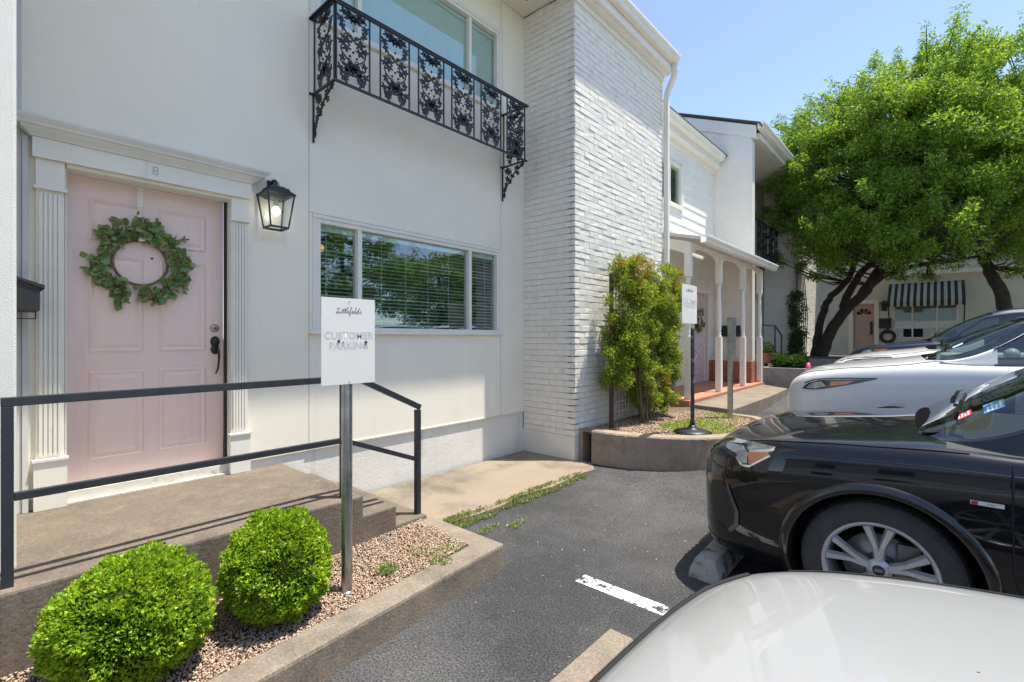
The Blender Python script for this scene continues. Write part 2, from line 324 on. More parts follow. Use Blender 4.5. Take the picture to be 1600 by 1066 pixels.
# ============================================================= SETTING
XW = -4.1            # front wall of the row
def asphalt_mat():
    m = mat('asphalt', (.048, .047, .046), .92, var=.2, vscale=.9, bump=1.0, bscale=110, col2=(.115, .112, .107), c2scale=.6, c2lo=.44, c2hi=.7, fine=.75, fscale=95)
    t = m.node_tree; L = t.links; b = t.nodes['Principled BSDF']; src = b.inputs['Base Color'].links[0].from_socket
    tc = nn(t, 'ShaderNodeTexCoord')
    v = nn(t, 'ShaderNodeTexVoronoi'); v.inputs['Scale'].default_value = 75; L.new(tc.outputs['Object'], v.inputs['Vector'])
    n = nn(t, 'ShaderNodeTexNoise'); n.inputs['Scale'].default_value = 9; L.new(tc.outputs['Object'], n.inputs['Vector'])
    mm = nn(t, 'ShaderNodeMath', operation='MULTIPLY'); r = nn(t, 'ShaderNodeMapRange'); r.inputs[1].default_value = .28; r.inputs[2].default_value = .12
    L.new(v.outputs['Distance'], r.inputs[0]); r2 = nn(t, 'ShaderNodeMapRange'); r2.inputs[1].default_value = .42; r2.inputs[2].default_value = .6
    L.new(n.outputs[0], r2.inputs[0]); L.new(r.outputs[0], mm.inputs[0]); L.new(r2.outputs[0], mm.inputs[1])
    x = nn(t, 'ShaderNodeMix', data_type='RGBA'); L.new(src, x.inputs[6]); x.inputs[7].default_value = (.22, .21, .20, 1)
    m3 = nn(t, 'ShaderNodeMath', operation='MULTIPLY'); m3.inputs[1].default_value = .8; L.new(mm.outputs[0], m3.inputs[0]); L.new(m3.outputs[0], x.inputs[0])
    # thin wandering cracks
    dn = nn(t, 'ShaderNodeTexNoise'); dn.inputs['Scale'].default_value = 2.5; dn.inputs['Detail'].default_value = 6; L.new(tc.outputs['Object'], dn.inputs['Vector'])
    va = nn(t, 'ShaderNodeVectorMath', operation='MULTIPLY_ADD'); va.inputs[1].default_value = (.9, .9, .9); L.new(dn.outputs['Color'], va.inputs[0]); L.new(tc.outputs['Object'], va.inputs[2])
    ve = nn(t, 'ShaderNodeTexVoronoi', feature='DISTANCE_TO_EDGE'); ve.inputs['Scale'].default_value = .55; L.new(va.outputs[0], ve.inputs['Vector'])
    r4 = nn(t, 'ShaderNodeMapRange'); r4.inputs[1].default_value = .0; r4.inputs[2].default_value = .004; r4.inputs[3].default_value = .65; r4.inputs[4].default_value = 0
    L.new(ve.outputs['Distance'], r4.inputs[0]); x2 = nn(t, 'ShaderNodeMix', data_type='RGBA'); L.new(x.outputs[2], x2.inputs[6]); x2.inputs[7].default_value = (.022, .022, .022, 1)
    L.new(r4.outputs[0], x2.inputs[0]); L.new(x2.outputs[2], b.inputs['Base Color']); return m
ASPH = asphalt_mat()
mb = MB(); ys = [-300, -60, -10, 4.2, 7, 21.2, 60, 300]; xs = [-300, -40, 0, 40, 300]
vs = [(x, y, gz(y)) for y in ys for x in xs]; nx = len(xs)
mb.add(vs, [(j * nx + i, j * nx + i + 1, (j + 1) * nx + i + 1, (j + 1) * nx + i) for j in range(len(ys) - 1) for i in range(nx - 1)])
tag(mb.build('parking_lot', ASPH, fixn=False), kind='structure')
mb = MB(); ys2 = [-60, 4.2, 7, 20.2]; mb.add([(x, y, gz(y) + .004) for y in ys2 for x in (4.6, 11)], [(0, 1, 3, 2), (2, 3, 5, 4), (4, 5, 7, 6)])  # pale strip added out of view to bounce warm light onto the walls
tag(mb.build('bounce_strip', mat('bounce_concrete', (.42, .39, .34), .9, var=.12, vscale=2, fine=.15), fixn=False), kind='structure')
# parking line, worn thermoplastic
def stripe_mat():
    m = mat('line_paint', (.74, .74, .70), .8, var=.05, bump=.3, bscale=60); t = m.node_tree; L = t.links
    tc = nn(t, 'ShaderNodeTexCoord'); b = t.nodes['Principled BSDF']
    n = nn(t, 'ShaderNodeTexNoise'); n.inputs['Scale'].default_value = 10; n.inputs['Detail'].default_value = 5; L.new(tc.outputs['Object'], n.inputs['Vector'])
    va = nn(t, 'ShaderNodeVectorMath', operation='MULTIPLY_ADD'); va.inputs[1].default_value = (.10, .10, .10); L.new(n.outputs['Color'], va.inputs[0]); L.new(tc.outputs['Object'], va.inputs[2])
    ve = nn(t, 'ShaderNodeTexVoronoi', feature='DISTANCE_TO_EDGE'); ve.inputs['Scale'].default_value = 13; L.new(va.outputs[0], ve.inputs['Vector'])
    r = nn(t, 'ShaderNodeMapRange'); r.inputs[1].default_value = .015; r.inputs[2].default_value = .035; L.new(ve.outputs['Distance'], r.inputs[0])
    n2 = nn(t, 'ShaderNodeTexNoise'); n2.inputs['Scale'].default_value = 7; n2.inputs['Detail'].default_value = 8; n2.inputs['Roughness'].default_value = .75; L.new(tc.outputs['Object'], n2.inputs['Vector'])
    r2 = nn(t, 'ShaderNodeMapRange'); r2.inputs[1].default_value = .55; r2.inputs[2].default_value = .525; L.new(n2.outputs[0], r2.inputs[0])
    mu = nn(t, 'ShaderNodeMath', operation='MULTIPLY'); L.new(r.outputs[0], mu.inputs[0]); L.new(r2.outputs[0], mu.inputs[1])
    tr = nn(t, 'ShaderNodeBsdfTransparent'); mx = nn(t, 'ShaderNodeMixShader'); L.new(mu.outputs[0], mx.inputs[0])
    L.new(tr.outputs[0], mx.inputs[1]); L.new(b.outputs[0], mx.inputs[2]); L.new(mx.outputs[0], t.nodes['Material Output'].inputs[0]); return m
SM = stripe_mat()
for y in (2.62, 5.27, 7.92, 10.57):
    z = gz(y) + .004; mb = MB(); mb.add([(-1.74, y - .055, gz(y - .055) + .004), (3.4, y - .055, gz(y - .055) + .004), (3.4, y + .055, gz(y + .055) + .004), (-1.74, y + .055, gz(y + .055) + .004)], [(0, 1, 2, 3)])
    tag(mb.build('parking_line', SM, fixn=False), kind='structure')
# entry walk beside the wall
mb = MB(); k = 12; edge = [(-2.97 + .03 * math.sin(i * 1.7), 1.9 + i * (4.93 - 1.9) / k) for i in range(k + 1)]
top = [(XW + .02, 1.9)] + edge + [(-3.3, 4.93), (XW + .02, 4.84)]
n = len(top); mb.add([(x, y, .0) for x, y in top] + [(x, y, .075 - (.03 if x > -3.2 else 0)) for x, y in top], [tuple(range(n, 2 * n))] + [(i, (i + 1) % n, n + (i + 1) % n, n + i) for i in range(n)])
tag(mb.build('entry_walk', CONCW), kind='structure')
# second concrete walk in front of the porch
mb = MB(); z = .50
top = [(-2.98, 7.62), (-2.28, 7.45), (-2.3, 9.6), (-2.38, 11.3), (-3.0, 11.9)]; n = len(top)
mb.add([(x, y, .0) for x, y in top] + [(x, y, z) for x, y in top], [tuple(range(n))[::-1], tuple(range(n, 2 * n))] + [(i, (i + 1) % n, n + (i + 1) % n, n + i) for i in range(n)])
tag(mb.build('porch_walk', CONCL, bevel=.015), kind='structure')
# ------------------------------------------------------------- stoop
st = thing('entry_stoop', 'low concrete entry stoop with steps at its end below the large pink door', 'stoop', (-3.4, 1.0, 0))
def slab(x0, x1, y0, y1, z0, z1): return MB().box((x0, y0, z0), (x1, y1, z1))
prof = [(-1.2, 0), (2.27, 0), (2.27, .235), (2.0, .235), (2.0, .37), (1.74, .37), (1.74, .505), (-1.2, .505)]
mb = MB(); n = len(prof)
mb.add([(-2.86, y, z) for y, z in prof] + [(XW - .14, y, z) for y, z in prof], [tuple(range(n)), tuple(range(2 * n - 1, n - 1, -1))] + [(i, n + i, n + (i + 1) % n, (i + 1) % n) for i in range(n)])
def stoop_deck_mat():
    return CONC
mb.build('landing', CONC, st, bevel=.012)
# ------------------------------------------------------------- front planter (kerb + gravel)
pk = thing('planter_kerb', 'low concrete kerb around the gravel strip with two clipped shrubs', 'kerb', (-2.3, 1.5, 0))
mb = MB()
path = [(-1.9, -1.2, 0), (-2.02, .6, 0), (-2.19, 2.36, 0)]
# long leg and return leg as one outline with a constant section
outer = [(-1.90, -1.2), (-2.20, 2.40), (-2.86, 2.31)]; inner = [(-2.06, -1.2), (-2.36, 2.20), (-2.86, 2.15)]
vs = []
for z in (-.05, .165):
    vs += [(x, y, z + (.05 if (i == 2 and z > 0) else 0)) for i, (x, y) in enumerate(outer)] + [(x, y, z + (.05 if (i == 2 and z > 0) else 0)) for i, (x, y) in enumerate(inner)]
mb.add(vs, [(0, 1, 7, 6), (1, 2, 8, 7), (2, 5, 11, 8), (5, 4, 10, 11), (4, 3, 9, 10), (3, 0, 6, 9), (6, 7, 10, 9), (7, 8, 11, 10), (0, 3, 4, 1), (1, 4, 5, 2)])
mb.build('kerb_body', CONCL, pk, bevel=.018)
def pebbles(name, polyfn, n, z, zamp, smin, smax, cols, seed=3, h=None):
    r = np.random.default_rng(seed); pts = []
    P = polyfn(r, n); n = len(P); s = r.uniform(smin, smax, n)
    base = np.array([[1, 0, 0], [-1, 0, 0], [0, 1, 0], [0, -1, 0], [0, 0, 1], [0, 0, -1.]])
    V = base[None] * r.uniform(.6, 1.25, (n, 6, 1)) * s[:, None, None]
    th = r.uniform(0, 6.28, n); c, s_ = np.cos(th), np.sin(th); X = V[..., 0] * c[:, None] - V[..., 1] * s_[:, None]; Y = V[..., 0] * s_[:, None] + V[..., 1] * c[:, None]
    ph = r.uniform(-.9, .9, n); c, s_ = np.cos(ph), np.sin(ph); Z = V[..., 2] * .75
    Y2 = Y * c[:, None] - Z * s_[:, None]; Z2 = Y * s_[:, None] + Z * c[:, None]
    zz = (h(P[:, 0], P[:, 1]) if h else z) + r.uniform(0, zamp, n)
    V = np.stack([X + P[:, 0:1], Y2 + P[:, 1:2], Z2 + np.broadcast_to(np.asarray(zz).reshape(-1, 1), X.shape)], -1)
    F = [(0, 2, 4), (2, 1, 4), (1, 3, 4), (3, 0, 4), (2, 0, 5), (1, 2, 5), (3, 1, 5), (0, 3, 5)]
    return tag(fast_mesh(name, V, 6, cols, None, F), kind='stuff')
PEB = leafmat('pebble', [(.50, .33, .22), (.60, .44, .31), (.38, .25, .165), (.62, .52, .42), (.46, .29, .18), (.30, .21, .15), (.56, .41, .29)], 0.0, .9)
mb = MB(); zt = lambda x, y: .115 + .06 * max(0, min(1, (y - 1.2) / 1.1)) + .04 * max(0, min(1, (-2.45 - x) / .4))
gx = [-2.90, -2.7, -2.5, -2.3, -2.0]; gy = [-1.2, 0, .6, 1.2, 1.7, 2.28]
vs = [(x if x < -2.1 else (-2.0 - (y + 1.2) * .083), y, zt(x, y) - .012) for y in gy for x in gx]
mb.add(vs, [(j * 5 + i, j * 5 + i + 1, j * 5 + i + 6, j * 5 + i + 5) for j in range(5) for i in range(4)])
tag(mb.build('gravel_bed_soil', SOIL, fixn=False), kind='structure')
def strip(r, n):
    y = r.uniform(-.3, 2.22, n); xo = -2.06 - (y + 1.2) * .088; x = r.uniform(0, 1, n) * (xo + 2.86) - 2.86; return np.stack([x, y], 1)
tag(pebbles('gravel', strip, 24000, .12, .012, .0035, .0085, PEB, h=np.vectorize(zt)), 'fine pink and tan gravel filling the strip around the two clipped shrubs', 'gravel')
# ------------------------------------------------------------- curved retaining bed in front of the brick bay
arc = [(-3.29, 4.93), (-3.0, 4.925), (-2.7, 4.97), (-2.4, 5.07), (-2.1, 5.24), (-1.86, 5.48), (-1.70, 5.78), (-1.6, 6.15), (-1.58, 6.6), (-1.66, 7.0), (-1.9, 7.35), (-2.26, 7.44)]
def smooth_path(p, m=4):
    p = [Vector(q) for q in p]; out = []
    for i in range(len(p) - 1):
        a, b, c, d = p[max(i - 1, 0)], p[i], p[i + 1], p[min(i + 2, len(p) - 1)]
        for j in range(m):
            t = j / m; out.append(.5 * ((2 * b) + (c - a) * t + (2 * a - 5 * b + 4 * c - d) * t * t + (3 * b - a - 3 * c + d) * t ** 3))
    out.append(p[-1]); return out
arcs = smooth_path([(x, y, 0) for x, y in arc], 3)
rk = thing('retaining_kerb', 'curved concrete retaining kerb holding the gravel and grass bed, cracked where it meets the brick', 'kerb', (-2.3, 5.5, 0))
mb = MB(); prof = [(0, -.05), (0, .43), (-.012, .447), (-.14, .452), (-.15, .44), (-.15, -.05)]
mb.sweep(prof, arcs[2:], smooth=False); KW = mat('kerb_wall_concrete', (.34, .27, .195), .9, streak=(.24, .19, .14), slo=.5, var=.15, vscale=3, bump=.3, bscale=70, col2=(.22, .175, .13), c2scale=2.2, c2lo=.5, c2hi=.68, fine=.2, fscale=90)
o = mb.build('kerb_wall', KW, rk)
mb = MB(); mb.sweep(prof, [arcs[0], arcs[1] - Vector((.02, 0, 0))]); mb.build('broken_end', KW, rk)
mb = MB(); n = len(arcs); cs = [(x, y) for x, y, _ in arcs]
poly = [(x, y, .405) for x, y in cs] + [(-3.0, 7.6, .45), (-3.3, 7.3, .45), (-3.3, 6, .43)]
mb.add(poly, [tuple(range(len(poly)))]); tag(mb.build('retained_soil', SOIL, fixn=False), kind='structure')
def inpoly(px_, py_, poly):
    c = np.zeros(len(px_), bool); j = len(poly) - 1
    for i in range(len(poly)):
        xi, yi = poly[i][:2]; xj, yj = poly[j][:2]
        with np.errstate(divide='ignore', invalid='ignore'):
            c ^= ((yi > py_) != (yj > py_)) & (px_ < (xj - xi) * (py_ - yi) / (yj - yi + 1e-12) + xi)
        j = i
    return c
def bedpts(r, n):
    P = np.stack([r.uniform(-3.28, -1.6, n * 2), r.uniform(4.95, 7.6, n * 2)], 1); return P[inpoly(P[:, 0], P[:, 1], poly)][:n]
PEB2 = leafmat('mulch', [(.42, .27, .17), (.52, .38, .26), (.30, .19, .12), (.58, .46, .34), (.38, .22, .13)], 0.0, .95)
tag(pebbles('mulch_gravel', bedpts, 16000, .41, .02, .006, .016, PEB2, seed=5), 'tan gravel and mulch in the curved bed under the leafy trellis', 'gravel')
# ------------------------------------------------------------- grass and weeds
GRASS = leafmat('grass', [(.17, .30, .04), (.27, .44, .06), (.36, .50, .09), (.22, .37, .05)], .4)
WEED = leafmat('weed', [(.14, .21, .05), (.22, .31, .08), (.30, .37, .13), (.17, .24, .08), (.36, .34, .17)], .35)
def grass(name, P, hmin, hmax, m, label, cat='grass', lean=.5, wid=.006):
    n = len(P); r = rng; T = np.stack([r.normal(0, lean, n), r.normal(0, lean, n), np.ones(n)], 1); L = r.uniform(hmin, hmax, n)
    return tag(leaves(name, P, T, L, L * .16 + wid, m), label, cat, kind='stuff')
n = 9000; P = np.stack([rng.uniform(-2.75, -1.7, n), rng.uniform(5.2, 7.4, n), np.full(n, .412)], 1)
P = P[inpoly(P[:, 0], P[:, 1], poly)]; d = np.sin(P[:, 0] * 5 + 1) + np.cos(P[:, 1] * 4.1) + rng.normal(0, .5, len(P)) + 1.6 * (P[:, 0] + 2.3); P = P[(d > .3)]
grass('grass_patch', P, .015, .055, GRASS, 'bright short grass growing through the curved bed behind the black sign base')
Ps = []
for cx_, cy_, rr_, k in [(-2.98, 2.55, .10, 260), (-2.97, 2.75, .10, 320), (-2.95, 3.0, .07, 150), (-2.97, 3.25, .06, 140), (-2.96, 3.45, .07, 200), (-2.97, 3.7, .08, 230), (-2.96, 3.95, .08, 230), (-2.96, 4.2, .07, 160), (-2.95, 4.45, .06, 200), (-2.85, 4.72, .09, 330), (-2.75, 4.85, .09, 330), (-2.1, 5.12, .08, 90), (-1.75, 5.4, .07, 60), (-2.72, 2.78, .06, 70), (-2.6, 3.0, .05, 50)]:
    th = rng.uniform(0, 6.28, k); q = np.sqrt(rng.uniform(0, 1, k)) * rr_; Ps.append(np.stack([cx_ + q * np.cos(th) * .75, cy_ + q * np.sin(th) * 1.9, np.full(k, .012)], 1))
P = np.concatenate(Ps); P[:, 2] += np.where(P[:, 0] < -2.98, .04, .0)
grass('edge_weeds', np.repeat(P, 2, 0) + rng.normal(0, .012, (2 * len(P), 3)) * [1, 1, .2], .012, .045, WEED, 'green weeds sprouting in a ragged line where the entry walk meets the asphalt', 'weeds', 1.0, .004)
Ps = []
for cx_, cy_, rr_, k in [(-2.55, 2.0, .12, 420), (-2.42, 2.12, .08, 260), (-2.48, 1.66, .055, 220), (-2.68, 1.95, .07, 120), (-2.33, 1.95, .07, 160)]:
    th = rng.uniform(0, 6.28, k); q = np.sqrt(rng.uniform(0, 1, k)) * rr_; Ps.append(np.stack([cx_ + q * np.cos(th), cy_ + q * np.sin(th), np.full(k, .16)], 1))
grass('gravel_weeds', np.concatenate(Ps), .015, .04, WEED, 'small creeping weeds in the gravel right of the steel sign post', 'weeds', 1.1, .004)
# ------------------------------------------------------------- windows, doors
def window(parent, x, y0, y1, z0, z1, mull, fd=.05, closed=False, fw=.035, slats=True, step=.037, name='window', axis='x', sgn=1, room=.5):
    """window in a wall whose outer face is at x (faces +x, or -y when axis=='y')"""
    def P(a, b, c): return (a, b, c) if axis == 'x' else (b, a, c)
    o_ = 1 if axis == 'x' else -1
    def B(mb, a0, a1, b0, b1, c0, c1, mi=0): mb.box(P(x + o_ * a0, b0, c0), P(x + o_ * a1, b1, c1), mi)
    fr = MB(); B(fr, -.09, .012, y0, y1, z1 - fw, z1); B(fr, -.09, .012, y0, y1, z0, z0 + fw * .7)
    B(fr, -.09, .012, y0, y0 + fw, z0 + fw * .7, z1 - fw); B(fr, -.09, .012, y1 - fw, y1, z0 + fw * .7, z1 - fw)
    for m in mull: B(fr, -.08, .004, m - .022, m + .022, z0 + fw * .7, z1 - fw)
    f = fr.build(name, TRIM, parent)
    g = MB(); B(g, -.046, -.042, y0 + fw, y1 - fw, z0 + fw * .7, z1 - fw); g.build('pane', GLASS, f)
    if slats:
        s = MB(); z = z0 + fw + .02; i = 0; rd = random.Random(int(y0 * 100 + z0 * 10))
        while z < z1 - fw - .06:
            a, b = y0 + fw + .006, y1 - fw - .006; t = (.008 + rd.uniform(-.002, .002)) if not closed else .019
            cuts = [a] + [m for m in mull] + [b]
            for p, q in zip(cuts[:-1], cuts[1:]):
                p += .008; q -= .008
                bk = .095 if not closed else .070; za, zb4 = (z + t, z - t * .4) if not closed else (z - t * .4, z + t); s.add([P(x - o_ * bk, p, za), P(x - o_ * bk, q, za), P(x - o_ * .062, q, zb4), P(x - o_ * .062, p, zb4)], [(0, 1, 2, 3)])
                s.add([P(x - o_ * bk, p, za - .003), P(x - o_ * bk, q, za - .003), P(x - o_ * .062, q, zb4 - .003), P(x - o_ * .062, p, zb4 - .003)], [(3, 2, 1, 0)])
            z += step
        for c in np.arange(y0 + .12, y1 - .1, .29): B(s, -.0605, -.059, c, c + .004, z0 + fw, z1 - fw)
        B(s, -.10, -.055, y0 + fw + .004, y1 - fw - .004, z1 - fw - .05, z1 - fw - .004)
        s.build('blind', BLIND, f, fixn=False)
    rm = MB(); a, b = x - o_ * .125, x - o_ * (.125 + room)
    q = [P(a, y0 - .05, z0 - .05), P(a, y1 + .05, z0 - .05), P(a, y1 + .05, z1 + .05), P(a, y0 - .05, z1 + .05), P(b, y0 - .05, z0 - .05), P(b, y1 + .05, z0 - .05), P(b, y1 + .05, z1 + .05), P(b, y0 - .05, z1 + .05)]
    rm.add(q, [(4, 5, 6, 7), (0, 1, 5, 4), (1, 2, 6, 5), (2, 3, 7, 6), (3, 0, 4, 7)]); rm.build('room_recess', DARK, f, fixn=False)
    return f
def door(parent, x, y0, y1, z0, z1, m, panels=True, axis='x', fan=False, lattice=False):
    o_ = 1 if axis == 'x' else -1
    def P(a, b, c): return (x + o_ * a, b, c) if axis == 'x' else (b, x + o_ * a, c)
    d = MB(); d.box(P(-.045, y0, z0), P(0, y1, z1)); w_, h_ = y1 - y0, z1 - z0
    D = d.build('door', m, parent)
    pm = MB(); rows = [(.08, .37), (.43, .755), (.80, .935)] if not fan else [(.08, .30), (.36, .66)]
    for r0, r1 in rows:
        for c0, c1 in ((.13, .45), (.55, .87)):
            a0, a1, b0, b1 = y0 + c0 * w_, y0 + c1 * w_, z0 + r0 * h_, z0 + r1 * h_
            # sunk moulding ring then raised field
            i1, i2, i3 = .012, .03, .055
            L = [(a0, a1, b0, b1, .0015), (a0 + i1, a1 - i1, b0 + i1, b1 - i1, .010), (a0 + i2, a1 - i2, b0 + i2, b1 - i2, .002), (a0 + i3, a1 - i3, b0 + i3, b1 - i3, .009)]
            vs = []
            for p0, p1, q0, q1, e in L: vs += [P(e, p0, q0), P(e, p1, q0), P(e, p1, q1), P(e, p0, q1)]
            fs = [(4 * i + j, 4 * i + (j + 1) % 4, 4 * i + 4 + (j + 1) % 4, 4 * i + 4 + j) for i in range(3) for j in range(4)] + [(12, 13, 14, 15)]
            pm.add(vs, fs)
    pm.build('panel_moulding', m, D)
    return D
# ============================================================= MAIN TOWNHOUSE
th = thing('townhouse', 'pale grey townhouse with the large pink door, black iron balcony and projecting white brick bay', 'townhouse', (XW, 2.5, 0))
DY0, DY1, DZ0, DZ1 = .412, 1.332, .575, 2.615
WY0, WY1 = 2.03, 4.36; LZ0, LZ1 = 1.62, 2.60; UZ0, UZ1 = 4.38, 5.32
mb = MB(); wallholes(mb, XW, -1.5, 4.85, .575, 5.75, [(DY0 - .005, DY1 + .02, DZ0 - .001, DZ1), (WY0, WY1, LZ0, LZ1), (WY0, WY1, UZ0, UZ1)])
wall = mb.build('front_wall', WALL, th, fixn=False)
# panel joints and battens
mb = MB()
for y in (1.965, 4.405): mb.box((XW - .001, y - .002, .58), (XW + .0015, y + .002, 5.74))
mb.box((XW - .001, 1.967, 2.640), (XW + .0015, 4.403, 2.644))
mb.build('panel_joint', mat('joint_line', (.30, .30, .28), .9), wall)  # thin grey lines along the panel joints
mb = MB(); mb.box((XW - .001, 4.44, .58), (XW + .006, 4.846, 5.74)); mb.build('corner_board', WALL, wall)
mb = MB(); mb.box((XW - .14, -1.5, 0), (XW - .016, 4.85, .574)); mb.build('foundation', FOUND, th)
mb = MB(); mb.box((XW - .1, 1.95, .577), (XW + .008, 4.848, .592)); mb.build('drip_edge', TRIMD, wall)
f1 = window(th, XW, WY0, WY1, LZ0, LZ1, (2.455, 3.885))
mb = MB(); mb.box((XW + .001, 1.96, LZ0 - .035), (XW + .045, WY1 + .05, LZ0 - .002)); mb.box((XW + .001, WY0 - .035, LZ0), (XW + .013, WY0 - .001, LZ1 + .03)); mb.box((XW + .001, WY1 + .001, LZ0), (XW + .013, WY1 + .035, LZ1 + .03))
mb.box((XW + .001, WY0 - .04, LZ1 + .002), (XW + .022, WY1 + .04, LZ1 + .034)); mb.build('sill', TRIM, f1)
mb = MB(); pts = [(XW + .004, 4.46, 1.86), (XW + .02, 4.47, 1.80), (XW + .006, 4.45, 1.74), (XW + .014, 4.50, 1.71), (XW + .05, 4.56, 1.70)]
mb.tube(smooth_path(pts), .0022, 5); mb.build('stray_wire', BLIND, f1)
# a bead lamp glimpsed behind the lower blinds
tl = thing('ceiling_lamp', 'small orange ceiling lamp glowing behind the blinds of the lower window', 'lamp', (XW - .38, 2.2, 2.42))
mb = MB(); mb.lathe([(.0, .03), (.05, .035), (.09, .01), (.085, -.035), (.0, -.045)], (XW - .38, 2.2, 2.42), 20); mb.build('shade', mat('amber_lamp', (.95, .40, .16), .5, emit=.55), tl)
mb = MB(); mb.tube([(XW - .38, 2.2, 2.455), (XW - .38, 2.2, 2.63)], .006, 6); mb.build('stem', IRON, tl)
f2 = window(th, XW, WY0, WY1, UZ0, UZ1, (2.455, 3.885), step=.025, closed=True)
mb = MB(); mb.box((XW + .001, WY0 - .07, UZ0 - .05), (XW + .04, WY1 + .07, UZ0 - .002)); mb.box((XW + .001, WY1 + .001, UZ0), (XW + .013, WY1 + .06, UZ1 + .05)); mb.box((XW + .001, WY0 - .05, UZ0), (XW + .013, WY0 - .001, UZ1 + .05))
mb.box((XW + .001, WY0 - .05, UZ1 + .002), (XW + .018, WY1 + .05, UZ1 + .05)); mb.build('sill', TRIM, f2)
# entrance door
D = door(th, XW - .12, DY0, DY1, DZ0 + .004, DZ1 - .006, PINK)
mb = MB(); c = atx(336, 513, XW - .105); mb.lathe([(0, .018), (.012, .02), (.022, .014), (.028, .010), (.031, 0)], (XW - .119, c.y, c.z), 20, 'x'); mb.lathe([(0, .024), (.008, .024), (.009, .012)], (XW - .119, c.y, c.z), 12, 'x', mi=1); mb.build('deadbolt', [mat('brushed_bolt', (.42, .38, .36), .35, metal=.8), BLACKP], D)
c = atx(337, 540, XW - .105); mb = MB(); mb.lathe([(0, .022), (.02, .02), (.03, .012), (.034, 0)], (XW - .119, c.y, c.z + .03), 20, 'x', scale=(1, 1.25)); mb.lathe([(0, .016), (.022, .014), (.03, 0)], (XW - .119, c.y - .002, c.z - .03), 16, 'x', scale=(1, 1.3))
mb.tube(smooth_path([(XW - .10, c.y + .004, c.z - .02), (XW - .065, c.y + .006, c.z - .035), (XW - .05, c.y + .006, c.z - .09), (XW - .07, c.y + .006, c.z - .17), (XW - .115, c.y + .004, c.z - .215)]), [.009, .009, .010, .010, .010, .010, .009, .009, .009, .008, .008, .008, .008, .007, .006, .006, .006][:17], 8)
mb.box((XW - .09, c.y - .006, c.z - .012), (XW - .05, c.y + .012, c.z - .005)); mb.build('handle', mat('dark_bronze', (.045, .035, .03), .4, metal=.6), D)
mb = MB(); c = atx(238, 404, XW - .11); mb.lathe([(0, .006), (.006, .005), (.008, 0)], (XW - .12, c.y, c.z), 12, 'x'); mb.build('peephole', BLACKP, D)
mb = MB(); mb.box((XW - .119, DY1 + .002, DZ0), (XW - .09, DY1 + .018, DZ1 - .002)); mb.box((XW - .1195, DY0, DZ1 - .0055), (XW - .117, DY1 + .018, DZ1 - .001)); mb.build('weather_seal', BLACKP, D)
mb = MB(); mb.box((XW - .13, DY0 - .01, DZ0 - .055), (XW - .01, DY1 + .02, DZ0 + .003)); mb.box((XW - .13, DY0 - .01, .506), (XW + .012, DY1 + .02, DZ0 - .058)); mb.build('threshold', TRIMD, D)
# surround: fluted pilasters, frieze, cornice
sr = MB()
def pilaster(y0, y1):
    x = XW + .002; n = 5; sr.box((x, y0 - .012, .507), (x + .045, y1 + .012, .80)); sr.box((x, y0 - .018, .80), (x + .055, y1 + .018, .815))
    sr.box((x, y0, .815), (x + .022, y1, 2.45)); f = (y1 - y0 - .02) / n
    for i in range(n):
        a = y0 + .01 + i * f; sr.box((x + .022, a + .003, .835), (x + .033, a + f - .003, 2.43))
    sr.box((x, y0 - .012, 2.45), (x + .05, y1 + .012, 2.468)); sr.box((x, y0 - .002, 2.468), (x + .036, y1 + .002, 2.632))
pilaster(.272, .398); pilaster(1.343, 1.462)
sr.box((XW - .118, DY0 - .008, .58), (XW + .012, DY0 - .002, 2.632)); sr.box((XW - .118, DY1 + .019, .58), (XW + .012, DY1 + .024, 2.632))
sr.box((XW - .118, DY0 - .002, DZ1 - .004), (XW + .03, DY1 + .019, 2.633))
sr.box((XW + .001, .255, 2.634), (XW + .062, 1.478, 2.752))
S = sr.build('door_surround', TRIM, th)
cr = MB(); pr = [(0, 2.753), (.07, 2.753), (.075, 2.762), (.088, 2.772), (.112, 2.79), (.118, 2.80), (.135, 2.803), (.14, 2.815), (.155, 2.83), (.165, 2.843), (.165, 2.853), (0, 2.853)]
cr.sweep([(o - .0, z) for o, z in pr], [(XW, .255, 0), (XW, 1.478, 0)]); n = len(pr)
cr = MB(); rings = []
for (o, z) in pr: rings.append([(XW + .001, .255 - max(0, o - .06), z), (XW + o + .001, .255 - max(0, o - .06), z), (XW + o + .001, 1.478 + max(0, o - .06), z), (XW + .001, 1.478 + max(0, o - .06), z)])
vs = [p for r in rings for p in r]; cr.add(vs, [(4 * i + j, 4 * i + (j + 1) % 4, 4 * i + 4 + (j + 1) % 4, 4 * i + 4 + j) for i in range(n - 1) for j in range(4)] + [(3, 2, 1, 0), tuple(4 * (n - 1) + k for k in range(4))])
cr.build('cornice', mat('cornice_paint', (.70, .70, .665), .65, var=.05, vscale=10, bump=.1, col2=(.42, .40, .36), c2scale=12, c2lo=.66, c2hi=.72), S)
c = atx(243, 268, XW + .063); text_mesh('8', .085, lambda a, b: (XW + .0645, c.y + a, c.z + b), 'house_number', mat('faded_number', (.50, .50, .48), .6), S)
